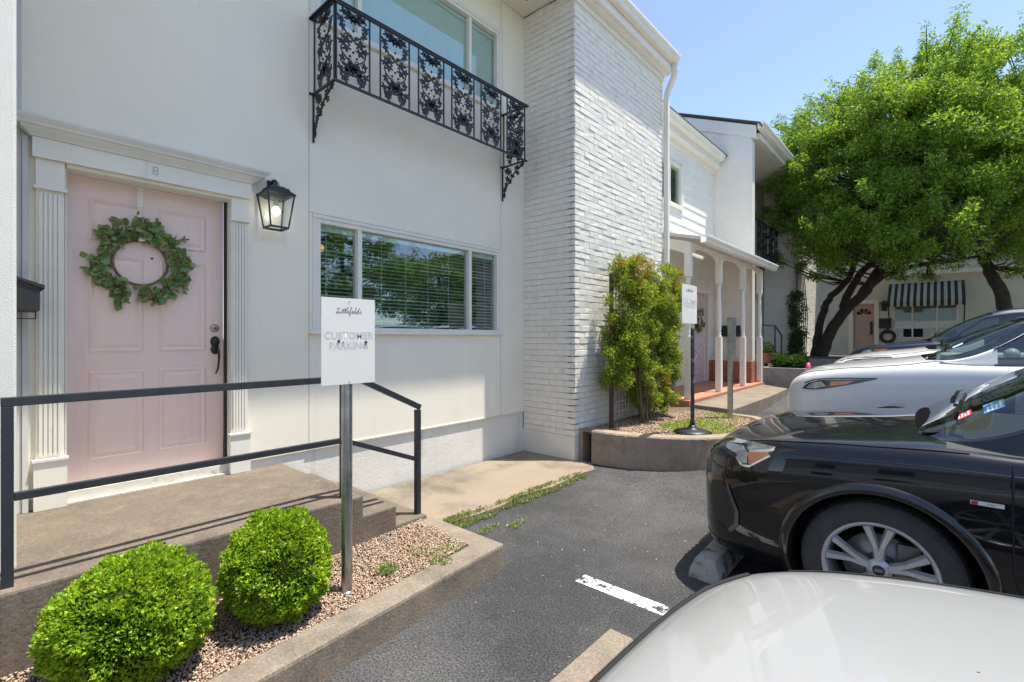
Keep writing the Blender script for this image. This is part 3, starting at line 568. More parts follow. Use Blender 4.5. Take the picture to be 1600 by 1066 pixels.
# soffit, roof edge, gutter over the main wall
XG = -3.06
mb = MB(); mb.box((XW - .5, -1.5, 5.752), (XG - .1, 4.848, 5.80)); sf = mb.build('soffit', TRIM, th)
mb = MB(); mb.box((-3.86, 4.05, 5.745), (-3.74, 4.62, 5.7515)); mb.build('vent_strip', mat('vent_dark', (.06, .06, .055), .8), sf)
def gutter_profile(s=1.0): return [(0, 0), (.085 * s, 0), (.10 * s, .02 * s), (.10 * s, .05 * s), (.125 * s, .075 * s), (.135 * s, .10 * s), (.135 * s, .125 * s), (.122 * s, .125 * s), (.122 * s, .1 * s), (.09 * s, .06 * s), (.09 * s, .012), (.006, .012), (.006, .125 * s), (0, .125 * s)]
# brick bay
BX = -3.3; BY0, BY1 = 4.85, 7.3
bricks('bay_return_brick', (XW, BY0, .06), (1, 0, 0), (0, -1, 0), BX - XW, .36, 5.74, th, seed=3)
mb = MB(); mb.box((XW - .02, BY0 - .006, 0), (BX + .004, BY0 + .3, .358)); mb.build('bay_foundation', FOUND, th)
bricks('bay_front_brick', (BX, BY0, .06), (0, 1, 0), (1, 0, 0), BY1 - BY0, .36, 5.66, th, seed=5)
mb = MB(); mb.box((BX - .2, BY0 + .3, 0), (BX + .003, BY1 + .02, .358)); mb.build('bay_foundation', FOUND, th)
bricks('bay_far_return_brick', (BX, BY1, .06), (-1, 0, 0), (0, 1, 0), BX - XW, .36, 5.66, th, seed=6, blen=.215)
# frieze boards and boxed eave above the bay front
mb = MB(); y0, y1 = -1.5, BY1 + .04
mb.box((BX + .002, BY0 + .0, 5.60), (BX + .03, BY1 + .01, 5.672)); mb.box((BX - .1, BY0 + .0, 5.6725), (BX + .10, y1 - .01, 5.70)); mb.box((BX - .1, 4.849, 5.7005), (BX + .15, y1 - .01, 5.80))
mb.box((BX - .15, y0, 5.801), (XG - .10, y1, 5.84)); mb.build('frieze_board', TRIM, th)
mb = MB(); mb.sweep([(o, z + 5.82) for o, z in gutter_profile(1.0)], [(XG - .10, y1 + .03, 0), (XG - .10, y0, 0)][::-1]); 
g = mb.build('gutter', TRIM, th)
mb = MB(); p = [(XG - .04, BY1 + .02, 5.84), (XG - .04, BY1 + .03, 5.74), (XG - .07, BY1 + .04, 5.64), (BX + .05, BY1 + .055, 5.40), (BX + .045, BY1 + .06, 5.25), (BX + .045, BY1 + .06, .45)]
for a, b in zip(p[:-1], p[1:]): mb.bar(a, (Vector(b) + (Vector(b) - Vector(a)).normalized() * .01), .075, .06)
mb.build('downspout', TRIM, g)
for z in (1.9, 3.9): pass
mb = MB(); mb.add([(XG - .1, -1.5, 5.92), (XG - .1, y1 + .05, 5.92), (-7, y1 + .05, 7.5), (-7, -1.5, 7.5), (XG - .1, -1.5, 5.86), (XG - .1, y1 + .05, 5.86), (-7, y1 + .05, 5.86), (-7, -1.5, 5.86)], [(0, 1, 2, 3), (4, 7, 6, 5), (0, 4, 5, 1), (1, 5, 6, 2), (3, 7, 4, 0)])
mb.build('roof', SHINGLE, th)
# ------------------------------------------------------------- balcony ironwork
def iron_panel(mb, f3, n3, W, H, seed=0, th_=.006):
    """two crossing vines with lobed oak leaves and acorns inside W x H"""
    rd = random.Random(seed)
    def leaf(cx, cz, ang, L):
        out = []; lobes = 5
        for k in range(22):
            t = 2 * math.pi * k / 22; r = (.5 + .5 * math.cos(t)) * .15 + .36 + .19 * math.cos(lobes * t + .4)
            x, y = r * math.cos(t) * L * .95 + .28 * L, r * math.sin(t) * L * .66
            out.append((cx + x * math.cos(ang) - y * math.sin(ang), cz + x * math.sin(ang) + y * math.cos(ang)))
        q = Vector(f3(*out[0])); mb.prism(out, f3, n3, th_)
        mb.prism([(cx, cz), (cx + .7 * L * math.cos(ang) - .05 * L * math.sin(ang), cz + .7 * L * math.sin(ang) + .05 * L * math.cos(ang)), (cx + .8 * L * math.cos(ang), cz + .8 * L * math.sin(ang))],
                 lambda a, b: Vector(f3(a, b)) + Vector(n3) * (th_ + .0005), n3, .003)
    N = 28
    for s in (-1, 1):
        pts = []
        for i in range(N + 1):
            t = i / N; a = s * W * .36 * abs(math.cos(t * math.pi * 1.5 + .0)) ** .8 * (1 if math.cos(t * math.pi * 1.5) > 0 else -1) if False else s * W * .37 * math.sin(t * math.pi * 3 + .5)
            pts.append(Vector(f3(a, (t - .5) * H)) + Vector(n3) * th_ * .5)
        mb.tube(pts, .0062, 5)
    for (a, z, ang, L) in [(.02, .40, 10, .30), (.02, .36, 55, .26), (-.02, .36, 125, .26), (-.02, .40, 170, .30), (.28, .20, 60, .22), (-.28, .2, 120, .22), (.10, .06, 20, .28), (-.10, .06, 160, .28), (.12, .0, -30, .24), (-.12, 0, 210, .24), (.30, -.14, -70, .2), (-.30, -.14, 250, .2),
                           (.0, -.30, 20, .34), (0, -.30, 160, .34), (.05, -.34, -20, .30), (-.05, -.34, 200, .30), (.02, -.30, 65, .24), (-.02, -.3, 115, .24), (.18, -.46, 30, .22), (-.18, -.46, 150, .22), (.2, .47, -25, .22), (-.2, .47, 205, .22), (.30, .30, 40, .22), (-.30, .30, 140, .22), (.28, .02, 10, .2), (-.28, .02, 170, .2), (.34, -.36, 60, .2), (-.34, -.36, 120, .2)]:
        leaf(a * W, z * H, R_(ang + rd.uniform(-6, 6)), L * W * 1.22)
    for (a, z) in [(.07, .16), (-.07, .16), (.0, .24), (.08, -.12), (-.08, -.12), (0, -.05)]:
        mb.sphere(Vector(f3(a * W * 1.3, z * H)) + Vector(n3) * th_ * .5, .011, 6, 5)
    for s in (-1, 1):      # small scroll hooks
        for z in (.12, -.22):
            pts = [Vector(f3(s * W * (.12 + .16 * math.cos(k * .55) * (1 - k / 14)), z * H + W * .16 * math.sin(k * .55) * (1 - k / 14))) + Vector(n3) * th_ * .5 for k in range(11)]
            mb.tube(pts, .0045, 4)
def balcony(parent, x0, x1, y0, y1, z0, z1, npan, detail=True, brackets=True):
    B_ = thing('balcony_rail', None, None, (x0, (y0 + y1) / 2, z0)); B_.parent = parent; B_.location = Vector((x0, (y0 + y1) / 2, z0)) - wloc(parent)
    mb = MB()
    for z, hh in ((z0, .016), (z1, .016)):
        mb.bar((x0, y0, z), (x1, y0, z), .022, hh); mb.bar((x1, y0 - .012, z), (x1, y1 + .03, z), .026, hh); mb.bar((x0, y1, z), (x1, y1, z), .022, hh)
    mb.bar((x0 + .0, y0 - .015, z1 + .014), (x1 + .02, y0 - .015, z1 + .014), .034, .010); mb.bar((x1, y0 - .03, z1 + .014), (x1, y1 + .05, z1 + .014), .036, .010)
    mb.bar((x0, y1 + .015, z1 + .014), (x1 + .02, y1 + .015, z1 + .014), .034, .010)
    for z in (z0, z1): mb.cbox((x0 + .006, y0, z), (.012, .07, .02)); mb.cbox((x0 + .006, y1, z), (.012, .07, .02))
    span = (y1 - y0); pw = .335 if detail else span / npan * .7; pitch = (span - pw) / (npan - 1) if npan > 1 else 0
    for i in range(npan):
        a = y0 + i * pitch if npan > 1 else y0
        for yy in (a + .012, a + pw - .012): mb.bar((x1, yy, z0), (x1, yy, z1), .012, .012)
    for xx in (x0 + .03, x1 - .01):
        for yy in (y0, y1): mb.bar((xx, yy, z0), (xx, yy, z1), .012, .012)
    mb.build('frame', IRON, B_)
    for i in range(npan):
        a = y0 + i * pitch + pw / 2; mb = MB(); iron_panel(mb, lambda u, v, a=a: (x1 - .003, a + u, (z0 + z1) / 2 + v), (1, 0, 0), pw * .93, (z1 - z0) * .96, i); mb.build('leaf_panel', IRON, B_, fixn=False)
    for yy in (y0, y1):
        mb = MB(); iron_panel(mb, lambda u, v, yy=yy: ((x0 + x1) / 2 + u + .01, yy, (z0 + z1) / 2 + v), (0, 1, 0), (x1 - x0) * .72, (z1 - z0) * .96, 9); mb.build('leaf_panel', IRON, B_, fixn=False)
        if brackets:
            mb = MB(); mb.bar((x0 + .012, yy, z0 - .42), (x0 + .012, yy, z0), .014, .014)
            arc_ = [(x0 + .015 + (x1 - x0 - .03) * (t ** 1.7), yy, z0 - .40 * (1 - t) ** 1.1 - .01 + .012 * math.sin(t * 20)) for t in [k / 14 for k in range(15)]]
            mb.tube(arc_, .008, 5); f3 = lambda u, v: (x0 + .015 + u, yy, z0 + v); rd = random.Random(4)
            for (u, v, ang, L) in [(.04, -.06, 20, .10), (.13, -.07, 200, .1), (.2, -.05, 0, .1), (.06, -.13, -60, .10), (.13, -.12, -30, .09), (.05, -.2, -80, .09), (.03, -.26, -90, .08), (.28, -.04, 10, .09), (.22, -.1, -40, .08), (.10, -.18, -50, .08), (.02, -.33, -85, .07)]:
                out = []
                for k in range(18):
                    t = 2 * math.pi * k / 18; r = .4 + .14 * math.cos(5 * t); x, y = r * math.cos(t) * L + .3 * L, r * math.sin(t) * L * .7; an = R_(ang)
                    out.append((u + x * math.cos(an) - y * math.sin(an), v + x * math.sin(an) + y * math.cos(an)))
                mb.prism(out, f3, (0, 1, 0), .006)
            mb.build('bracket', IRON, B_, fixn=False)
    return B_
balcony(th, XW, -3.72, 2.0, 4.43, 3.67, 4.32, 6)
# ============================================================= LEFT NEIGHBOUR (stucco wing wall)
nb = thing('stucco_wing', 'textured white stucco wall jutting out at the far left edge beside the pink door', 'wall', (-3.6, -.5, 0))
mb = MB(); mb.box((XW - .3, -1.6, 0), (-3.15, .148, 5.74)); mb.build('wing_wall', STUCCO, nb, bevel=.012)
mb = MB(); mb.box((XW + .002, .152, .507), (XW + .016, .212, 5.7)); mb.box((XW + .002, .214, .507), (XW + .028, .240, 2.76)); mb.build('side_board', mat('old_board', (.60, .60, .565), .7, var=.06, vscale=5), th)
# ============================================================= SECOND TOWNHOUSE (lap siding, porch)
t2 = thing('townhouse', 'white lap-sided townhouse with a columned porch, right of the brick bay', 'townhouse', (XW, 9.7, .5))
Y0, Y1 = 7.4, 12.0; f_ = .5
mb = MB(); z = f_; st_ = .2; holes2 = [(8.5, 9.35, .9, 2.45) ]
UW = (8.9, 10.0, 4.3, 5.15)
DW = (10.66, 11.5, f_ + .03, 2.57); LW = (9.2, 9.95, 1.66, 2.54)
wallholes(mb, XW - .02, Y0 - .12, Y1, .2, 5.9, [UW, DW, LW]); w2 = mb.build('front_wall', SIDING, t2, fixn=False)
mb = MB()
def lap(mb, x, y0, y1, z0, z1, step, holes, th_=.018):
    z = z0
    while z < z1 - .01:
        zt_ = min(z + step, z1); segs = [(y0, y1)]
        for h in holes:
            if h[2] < zt_ and h[3] > z:
                ns = []
                for a, b in segs:
                    if h[1] <= a or h[0] >= b: ns.append((a, b)); continue
                    if h[0] > a: ns.append((a, h[0]))
                    if h[1] < b: ns.append((h[1], b))
                segs = ns
        for a, b in segs: mb.add([(x, a, z), (x, b, z), (x + th_, b, z), (x + th_, a, z), (x + .002, a, zt_), (x + .002, b, zt_)], [(0, 1, 2, 3), (3, 2, 5, 4), (0, 3, 4), (1, 5, 2)])
        z += step
lap(mb, XW - .018, Y0 - .1, Y1 - .02, f_, 5.6, .215, [UW, DW, LW]); mb.build('lap_siding', SIDING, w2, fixn=False)
for (a, b, c, d) in (UW, LW):
    f = window(t2, XW - .005, a, b, c, d, ((a + b) / 2,), step=.05)
    mb = MB(); mb.box((XW - .001, a - .07, c - .07), (XW + .035, b + .07, c - .002)); mb.box((XW, b + .001, c), (XW + .022, b + .07, d + .06)); mb.box((XW, a - .07, c), (XW + .022, a - .001, d + .06)); mb.build('sill', TRIM, f)
D2 = door(t2, XW - .07, DW[0], DW[1], DW[2], DW[3], mat('pale_pink', (.66, .50, .52), .45))
mb = MB(); mb.box((XW, DW[0] - .09, DW[2]), (XW + .03, DW[0], DW[3] + .1)); mb.box((XW, DW[1], DW[2]), (XW + .03, DW[1] + .09, DW[3] + .1)); mb.box((XW, DW[0], DW[3]), (XW + .03, DW[1], DW[3] + .1)); 
mb.bar((XW - .05, DW[0] + .12, 1.0), (XW - .05, DW[1] - .12, 1.4), .02, .03); mb.bar((XW - .05, DW[1] - .12, 1.0), (XW - .05, DW[0] + .12, 1.4), .02, .03); mb.build('door_frame', TRIM, D2)
# eave and gutter
mb = MB(); mb.box((XW - .3, Y0 - .05, 5.60), (XW + .16, Y1 - .002, 5.64)); mb.box((XW, Y0 - .05, 5.47), (XW + .03, Y1 - .01, 5.60)); mb.box((XW + .12, Y0 - .05, 5.641), (XW + .15, Y1 - .002, 5.78)); mb.build('eave', TRIM, t2)
mb = MB(); mb.sweep([(o, z + 5.74) for o, z in gutter_profile(1.1)], [(XW + .151, Y0 - .05, 0), (XW + .151, Y1 - .1, 0)]); mb.build('gutter', TRIM, t2)
mb = MB(); mb.add([(XW + .3, Y0 - .06, 5.90), (XW + .3, Y1, 5.90), (-8, Y1, 7.6), (-8, Y0 - .06, 7.6), (XW + .3, Y0 - .06, 5.86), (XW + .3, Y1, 5.86), (-8, Y1, 5.86), (-8, Y0 - .06, 5.86)], [(0, 1, 2, 3), (4, 7, 6, 5), (0, 4, 5, 1), (1, 5, 6, 2), (3, 7, 4, 0)]); mb.build('roof', SHINGLE, t2)
# porch: floor, roof, turned posts, arched fascia, low brick wall
PX = -3.08
mb = MB(); mb.box((XW - .02, Y0 + .25, .2), (-3.002, Y1 - .002, .545)); pf = mb.build('porch_floor', TILE, t2)
mb = MB(); za, zb_ = 3.12, 3.42
mb.add([(XW + .02, Y0 + .35, zb_), (XW + .02, Y1 - .004, zb_), (PX + .22, Y1 - .004, za), (PX + .22, Y0 + .35, za), (XW + .02, Y0 + .35, zb_ + .05), (XW + .02, Y1 - .004, zb_ + .05), (PX + .22, Y1 - .004, za + .05), (PX + .22, Y0 + .35, za + .05)], [(0, 1, 2, 3), (7, 6, 5, 4), (0, 4, 5, 1), (1, 5, 6, 2), (2, 6, 7, 3), (3, 7, 4, 0)]); pr_ = mb.build('porch_roof', mat('porch_sheet', (.66, .65, .62), .6, var=.06), t2)
mb = MB(); mb.sweep([(o, z + za - .06) for o, z in gutter_profile(.95)], [(PX + .221, Y0 + .33, 0), (PX + .221, Y1 + .12, 0)]); mb.build('porch_gutter', TRIM, pr_)
py = [7.8, 9.25, 10.7, 12.0 - .07]
mb = MB()       # arched fascia between posts
for a, b in zip(py[:-1], py[1:]):
    N = 14; lo = []
    for i in range(N + 1):
        t = i / N; y = a + (b - a) * t; e = min(t, 1 - t) * (b - a); lo.append((y, za - .02 - .16 * math.exp(-((e / .22) ** 1.5)) - .05))
    pts = [(PX - .02, y, z) for y, z in lo] + [(PX - .02, b, za - .005), (PX - .02, a, za - .005)]
    n = len(pts); mb.add(pts + [(x + .04, y, z) for x, y, z in pts], [tuple(range(n)), tuple(range(2 * n - 1, n - 1, -1))] + [(i, (i + 1) % n, n + (i + 1) % n, n + i) for i in range(n)])
N = 14; lo = []
for i in range(N + 1):
    t = i / N; x = XW + .02 + (PX - XW) * t; e = min(t, 1 - t) * (PX - XW); lo.append((x, za - .07 - .16 * math.exp(-((e / .2) ** 1.5))))
pts = [(x, py[0] - .02, z) for x, z in lo] + [(PX, py[0] - .02, za + .0), (XW + .02, py[0] - .02, zb_ - .02)]; n = len(pts)
mb.add(pts + [(x, y + .04, z) for x, y, z in pts], [tuple(range(n)), tuple(range(2 * n - 1, n - 1, -1))] + [(i, (i + 1) % n, n + (i + 1) % n, n + i) for i in range(n)])
mb.build('arched_fascia', TRIM, pr_)
for y in py:
    zb2 = .547; mb = MB(); mb.box((PX - .05, y - .05, zb2), (PX + .05, y + .05, zb2 + 1.02)); mb.box((PX - .05, y - .05, 2.55), (PX + .05, y + .05, za - .03))
    prof = [(.0, 1.567), (.05, 1.567), (.046, 1.59), (.030, 1.61), (.045, 1.635), (.028, 1.66), (.042, 1.72), (.045, 1.9), (.040, 2.2), (.032, 2.42), (.028, 2.45), (.045, 2.475), (.030, 2.50), (.048, 2.54), (0, 2.552)]
    mb.lathe(prof, (PX, y, 0), 14)
    if y != py[0]: pass
    mb.build('porch_post', TRIM, t2)
p0 = MB(); p0.box((PX - .9, py[0] - .05, .547), (PX - .8, py[0] + .05, za)); p0.build('porch_post', TRIM, t2)
RB = mat('red_brick', (.36, .13, .075), .85, var=.25, vscale=14, bump=.6, bscale=40)
mb = MB(); mb.box((XW + .01, 11.55, .547), (PX - .06, 11.93, 1.02)); mb.build('brick_ledge', RB, t2)
mb = MB()
for i in range(6):
    z = .56 + i * .077
    for j in range(6):
        a = XW + .01 + j * .17 + (.08 if i % 2 else 0); b = min(a + .16, PX - .061)
        if b - a > .03: mb.box((a, 11.53, z), (b, 11.5495, z + .067))
mb.build('ledge_bricks', RB, t2)
# ============================================================= THIRD TOWNHOUSE (gabled wing wall + recess + brick bay)
t3 = thing('townhouse', 'white townhouse with a gabled wing wall and recessed iron balcony behind the tree', 'townhouse', (XW, 14, .5))
zg = 6.35; XF = -3.28
mb = MB(); prof = [(XF, 0.2), (XF, 6.12), (XF - .0, 6.22), (-9, 8.6), (-9, .2)]
n = len(prof); mb.add([(x, 12.0, z) for x, z in prof] + [(x, 12.16, z) for x, z in prof], [tuple(range(n)), tuple(range(2 * n - 1, n - 1, -1))] + [(i, (i + 1) % n, n + (i + 1) % n, n + i) for i in range(n)])
mb.build('wing_wall', STUCCO, t3)
mb = MB(); mb.box((XF - .005, 11.985, .547), (XF + .035, 12.175, 6.1)); mb.build('corner_trim', TRIM, t3)
sl_ = (8.6 - 6.22) / (9 + XF)
mb = MB()      # rake board on the gable, stepped proud
for o, zz, pr2 in ((0, .0, .03), (0, .30, .045)):
    a = [(XF + .12, 6.17 + zz * .0), (-9, 6.17 + sl_ * (9 + XF + .12))]
    mb.add([(XF + .12, 12 - pr2, a[0][1] - .05 + zz), (-9, 12 - pr2, a[1][1] - .05 + zz), (-9, 12 - pr2, a[1][1] + .24 + zz * .2), (XF + .12, 12 - pr2, a[0][1] + .24 + zz * .2),
            (XF + .12, 11.999, a[0][1] - .05 + zz), (-9, 11.999, a[1][1] - .05 + zz), (-9, 11.999, a[1][1] + .24 + zz * .2), (XF + .12, 11.999, a[0][1] + .24 + zz * .2)], [(0, 1, 2, 3), (7, 6, 5, 4), (0, 4, 5, 1), (1, 5, 6, 2), (2, 6, 7, 3), (3, 7, 4, 0)])
    break
mb.build('rake_board', TRIM, t3)
mb = MB(); a = 6.45; b = a + sl_ * (9 + XF + .2)
mb.add([(XF + .22, 11.92, a), (XF + .22, 21, a), (-9, 21, b), (-9, 11.92, b), (XF + .22, 11.92, a - .025), (XF + .22, 21, a - .025), (-9, 21, b - .025), (-9, 11.92, b - .025)], [(0, 1, 2, 3), (4, 7, 6, 5), (0, 4, 5, 1), (1, 5, 6, 2), (2, 6, 7, 3), (3, 7, 4, 0)]); mb.build('roof', SHINGLE, t3)
mb = MB(); mb.sweep([(o, z + 6.30) for o, z in gutter_profile(1.15)], [(XF + .16, 11.93, 0), (XF + .16, 20.5, 0)]); mb.build('gutter', TRIM, t3)
mb = MB(); mb.box((XW - .1, 12.17, 6.16), (XF + .155, 20.8, 6.30)); mb.build('soffit', TRIM, t3)
mb = MB(); wallholes(mb, XW, 12.16, 16.4, .3, 6.16, [(13.0, 15.4, 3.7, 5.6), (13.4, 15.6, 1.5, 2.7)]); mb.build('recessed_wall', mat('tan_wall', (.50, .46, .38), .8, var=.05), t3, fixn=False)
window(t3, XW, 13.0, 15.4, 3.7, 5.6, (14.2,), slats=False); window(t3, XW, 13.4, 15.6, 1.5, 2.7, (14.5,), step=.06)
balcony(t3, XW, -3.55, 12.4, 15.6, 3.75, 4.6, 6, detail=True, brackets=True)
bricks('bay_return_brick', (XW, 16.4, .3), (1, 0, 0), (0, -1, 0), BX - XW, .5, 6.15, t3, seed=13)
bricks('bay_front_brick', (BX, 16.4, .3), (0, 1, 0), (1, 0, 0), 4.2, .5, 6.15, t3, seed=15, blen=.22)
# ============================================================= END BUILDING (faces the camera across the court)
YB = 21.0
t4 = thing('townhouse', 'shaded townhouse with two pink doors closing the court behind the trees', 'townhouse', (4, YB, .7))
g0 = .72
d1 = (aty(1333, 520, YB).x, aty(1366, 520, YB).x, g0 + .25, aty(1350, 475, YB).z)
d0 = (aty(1266, 520, YB).x, aty(1284, 520, YB).x, g0 + .25, d1[3])
wn = (aty(1396, 500, YB).x, aty(1497, 500, YB).x, 1.55, aty(1400, 472, YB).z)
wn2 = (aty(1410, 420, YB).x, aty(1500, 400, YB).x, aty(1450, 404, YB).z, 6.0)
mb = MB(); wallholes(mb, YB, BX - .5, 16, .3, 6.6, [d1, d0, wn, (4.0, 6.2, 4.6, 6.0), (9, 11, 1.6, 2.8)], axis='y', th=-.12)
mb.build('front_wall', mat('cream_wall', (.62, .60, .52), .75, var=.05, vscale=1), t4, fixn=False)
for q in (d1, d0):
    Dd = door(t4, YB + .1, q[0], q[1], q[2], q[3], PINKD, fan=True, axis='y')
    mb = MB(); a, b = q[0], q[1]; mb.box((a - .13, YB - .04, q[2] - .1), (a - .003, YB - .001, q[3] + .12)); mb.box((b + .003, YB - .04, q[2] - .1), (b + .13, YB - .001, q[3] + .12)); mb.box((a - .003, YB - .04, q[3] + .002), (b + .003, YB - .001, q[3] + .12)); mb.build('door_frame', TRIM, Dd)
    mb = MB(); c = ((a + b) / 2, q[3] - .38); r = (b - a) * .36
    for k in range(4):
        t0, t1 = math.pi * (k + .08) / 4, math.pi * (k + .92) / 4
        mb.add([(c[0] + r * .28 * math.cos(t0), YB + .094, c[1] + r * .28 * math.sin(t0)), (c[0] + r * math.cos(t0), YB + .094, c[1] + r * math.sin(t0)), (c[0] + r * math.cos((t0 + t1) / 2) * 1.02, YB + .094, c[1] + r * 1.02 * math.sin((t0 + t1) / 2)), (c[0] + r * math.cos(t1), YB + .094, c[1] + r * math.sin(t1)), (c[0] + r * .28 * math.cos(t1), YB + .094, c[1] + r * .28 * math.sin(t1))], [(0, 1, 2, 3, 4)])
    mb.build('fan_light', mat('fan_glass', (.06, .025, .02), .1), Dd)
    mb = MB(); mb.box((b - .12, YB + .05, q[2] + .7), (b - .06, YB + .097, q[2] + 1.15)); mb.build('handle', BLACKP, Dd)
window(t4, YB, wn[0], wn[1], wn[2], wn[3], (wn[0] + .5, wn[1] - .5), slats=False, axis='y'); window(t4, YB, 4.0, 6.2, 4.6, 6.0, (5.1,), axis='y', step=.08); window(t4, YB, 9, 11, 1.6, 2.8, (10,), axis='y', step=.06)
mb = MB(); mb.box((wn[0] + .04, YB + .07, wn[2] + .32), (wn[1] - .04, YB + .078, wn[3] - .04)); mb.build('roller_shade', mat('shade_cloth', (.34, .34, .28), .8), t4)
mb = MB(); mb.box((BX - .3, YB - .35, 6.6), (16, YB + .3, 6.75)); mb.box((BX, YB - .14, 3.62), (16, YB - .002, 3.74)); 
for x in (7.35, 8.0, 9.95): mb.box((x, YB - .09, .8), (x + .1, YB - .003, 6.6))
mb.build('fascia', TRIM, t4)
mb = MB(); mb.add([(BX - 1, YB - .45, 6.75), (17, YB - .45, 6.75), (17, YB + 5, 8.6), (BX - 1, YB + 5, 8.6), (BX - 1, YB + 5, 6.7), (17, YB + 5, 6.7), (BX - 1, YB - .45, 6.7), (17, YB - .45, 6.7)], [(0, 1, 2, 3), (6, 4, 5, 7), (0, 6, 7, 1), (1, 7, 5, 2), (0, 3, 4, 6), (3, 2, 5, 4)]); mb.build('roof', SHINGLE, t4)
# awning
aw0, aw1 = aty(1388, 450, YB - .4).x, aty(1508, 450, YB - .4).x; az0, az1 = aty(1450, 474, YB - .9).z, aty(1450, 441, YB).z
aw = thing('awning', 'black and white striped awning over the shaded window across the court', 'awning', ((aw0 + aw1) / 2, YB - .4, az0))
ns = 23; sw = (aw1 - aw0) / ns; mb = MB()
for i in range(ns):
    a, b = aw0 + i * sw, aw0 + (i + 1) * sw; m_ = i % 2 ^ 1
    mb.add([(a, YB - .005, az1), (b, YB - .005, az1), (b, YB - .9, az0 + .1), (a, YB - .9, az0 + .1), (b, YB - .91, az0 - .08), (a, YB - .91, az0 - .08)], [(0, 1, 2, 3), (3, 2, 4, 5)], m_)
for x in (aw0, aw1): mb.add([(x, YB - .005, az1), (x, YB - .9, az0 + .1), (x, YB - .005, az0 + .1)], [(0, 1, 2)], 1)
mb.build('canopy', [mat('awning_shaded_white', (.40, .42, .38), .8), mat('awning_black', (.02, .022, .022), .8)], aw, fixn=False)  # white stripes greyed in the colour for the tree shade over the awning
for x in (aw0 + .02, aw1 - .02): mb = MB(); mb.tube([(x, YB - .9, az0 + .05), (x, YB - .02, az0 - .75)], .018, 6); mb.build('brace', IRON, aw)
for i, (px_, lab) in enumerate([(1381, 'black wall lantern between the far pink door and the striped awning')]):
    c = aty(px_, 480, YB - .1); q = thing('wall_lantern', lab, 'lantern', (c.x, YB, c.z))
    mb = MB(); mb.lathe([(0, .24), (.03, .22), (.13, .12), (.13, .10), (.09, .10), (.07, -.14), (0, -.14)], c, 6, smooth=False); mb.box((c.x - .02, YB - .1, c.z + .1), (c.x + .02, YB - .002, c.z + .18)); mb.build('lamp_body', IRON, q)
for px_, pyy, lab in ((1383, 506, 'black mailbox on the far wall left of the window under the striped awning'), (1261, 504, 'black mailbox on the far wall seen left of the leaning trunks')):
    c = aty(px_, pyy, YB - .05); q = thing('mailbox', lab, 'mailbox', (c.x, YB, c.z)); mb = MB(); mb.box((c.x - .16, YB - .14, c.z - .16), (c.x + .16, YB - .002, c.z + .10)); mb.build('box', BLACKP, q)
    mb = MB(); mb.add([(c.x - .17, YB - .15, c.z + .10), (c.x + .17, YB - .15, c.z + .10), (c.x + .17, YB - .002, c.z + .19), (c.x - .17, YB - .002, c.z + .19), (c.x - .17, YB - .002, c.z + .102), (c.x + .17, YB - .002, c.z + .102)], [(0, 1, 2, 3), (0, 3, 4), (1, 5, 2), (0, 4, 5, 1), (2, 5, 4, 3)]); mb.build('lid', BLACKP, q)
c = aty(1387, 526, YB - .05); q = thing('hose_reel', 'dark ring hanging low on the far wall above the navy car nose', 'ring', (c.x, YB, c.z))
mb = MB()
for k in range(5):
    rr_ = .21 - k * .014; mb.tube([(c.x + rr_ * math.cos(t * .314), YB - .05 - .02 * (k % 2), c.z + rr_ * math.sin(t * .314)) for t in range(21)], .022, 6, caps=False)
mb.build('coil', BLACKP, q); mb = MB(); mb.box((c.x - .04, YB - .12, c.z + .1), (c.x + .04, YB - .002, c.z + .32)); mb.build('hanger', BLACKP, q)

# out-of-frame building added behind the camera; blocks horizon glow in reflections
t5 = thing('townhouse', 'plain cream townhouse added out of view behind the camera, blocking horizon glow in reflections', 'townhouse', (8, -24, 0))
mb = MB(); wallholes(mb, -24, -12, 30, 0, 6.4, [(x, x + 1.6, z, z + 1.3) for x in (-8, -3, 2, 7, 12, 17, 22) for z in (1.2, 4.2)], axis='y', th=.3); mb.build('front_wall', MATS['cream_wall'], t5, fixn=False)
mb = MB(); mb.box((-12, -24.6, 0), (30, -24.31, 6.4)); mb.build('inner_wall', DARK, t5)
mb = MB(); mb.add([(-12.5, -23.4, 6.4), (30.5, -23.4, 6.4), (30.5, -29, 8.8), (-12.5, -29, 8.8), (-12.5, -29, 6.3), (30.5, -29, 6.3), (30.5, -23.4, 6.3), (-12.5, -23.4, 6.3)], [(0, 1, 2, 3), (7, 6, 5, 4), (0, 7, 6, 1), (0, 3, 4, 7), (1, 6, 5, 2), (3, 2, 5, 4)]); mb.build('roof', SHINGLE, t5)
# ============================================================= HAND RAIL
hr = thing('handrail', 'dark steel handrail of square tube along the stoop edge and down its steps', 'handrail', (-2.93, 1.0, .505))
HX = -2.93; s_ = .038
A = (HX, .11, 1.282); Bq = (HX, 1.74, 1.275); Cq = (HX, 2.235, 1.03)
mb = MB(); mb.box((HX - s_ / 2, A[1] - .02, 1.262), (HX + s_ / 2, Bq[1], 1.262 + s_)); mb.bar((HX, Bq[1] - .012, 1.281), (HX, Cq[1] + .018, Cq[2]), s_, s_)
mb.build('top_rail', IRONG, hr, bevel=.003)
mb = MB(); mb.box((HX - s_ * .4, A[1] + .02, .862), (HX + s_ * .4, 1.62, .895)); mb.bar((HX, 1.64, .876), (HX, Cq[1] - .02, .648), .03, .032); mb.build('lower_rail', IRONG, hr, bevel=.002)
for y, z0, z1 in ((A[1], .503, 1.262), (1.635, .503, 1.262), (2.235, .233, 1.012)):
    mb = MB(); mb.box((HX - s_ / 2, y - s_ / 2, z0), (HX + s_ / 2, y + s_ / 2, z1)); mb.build('post', IRONG, hr, bevel=.003)
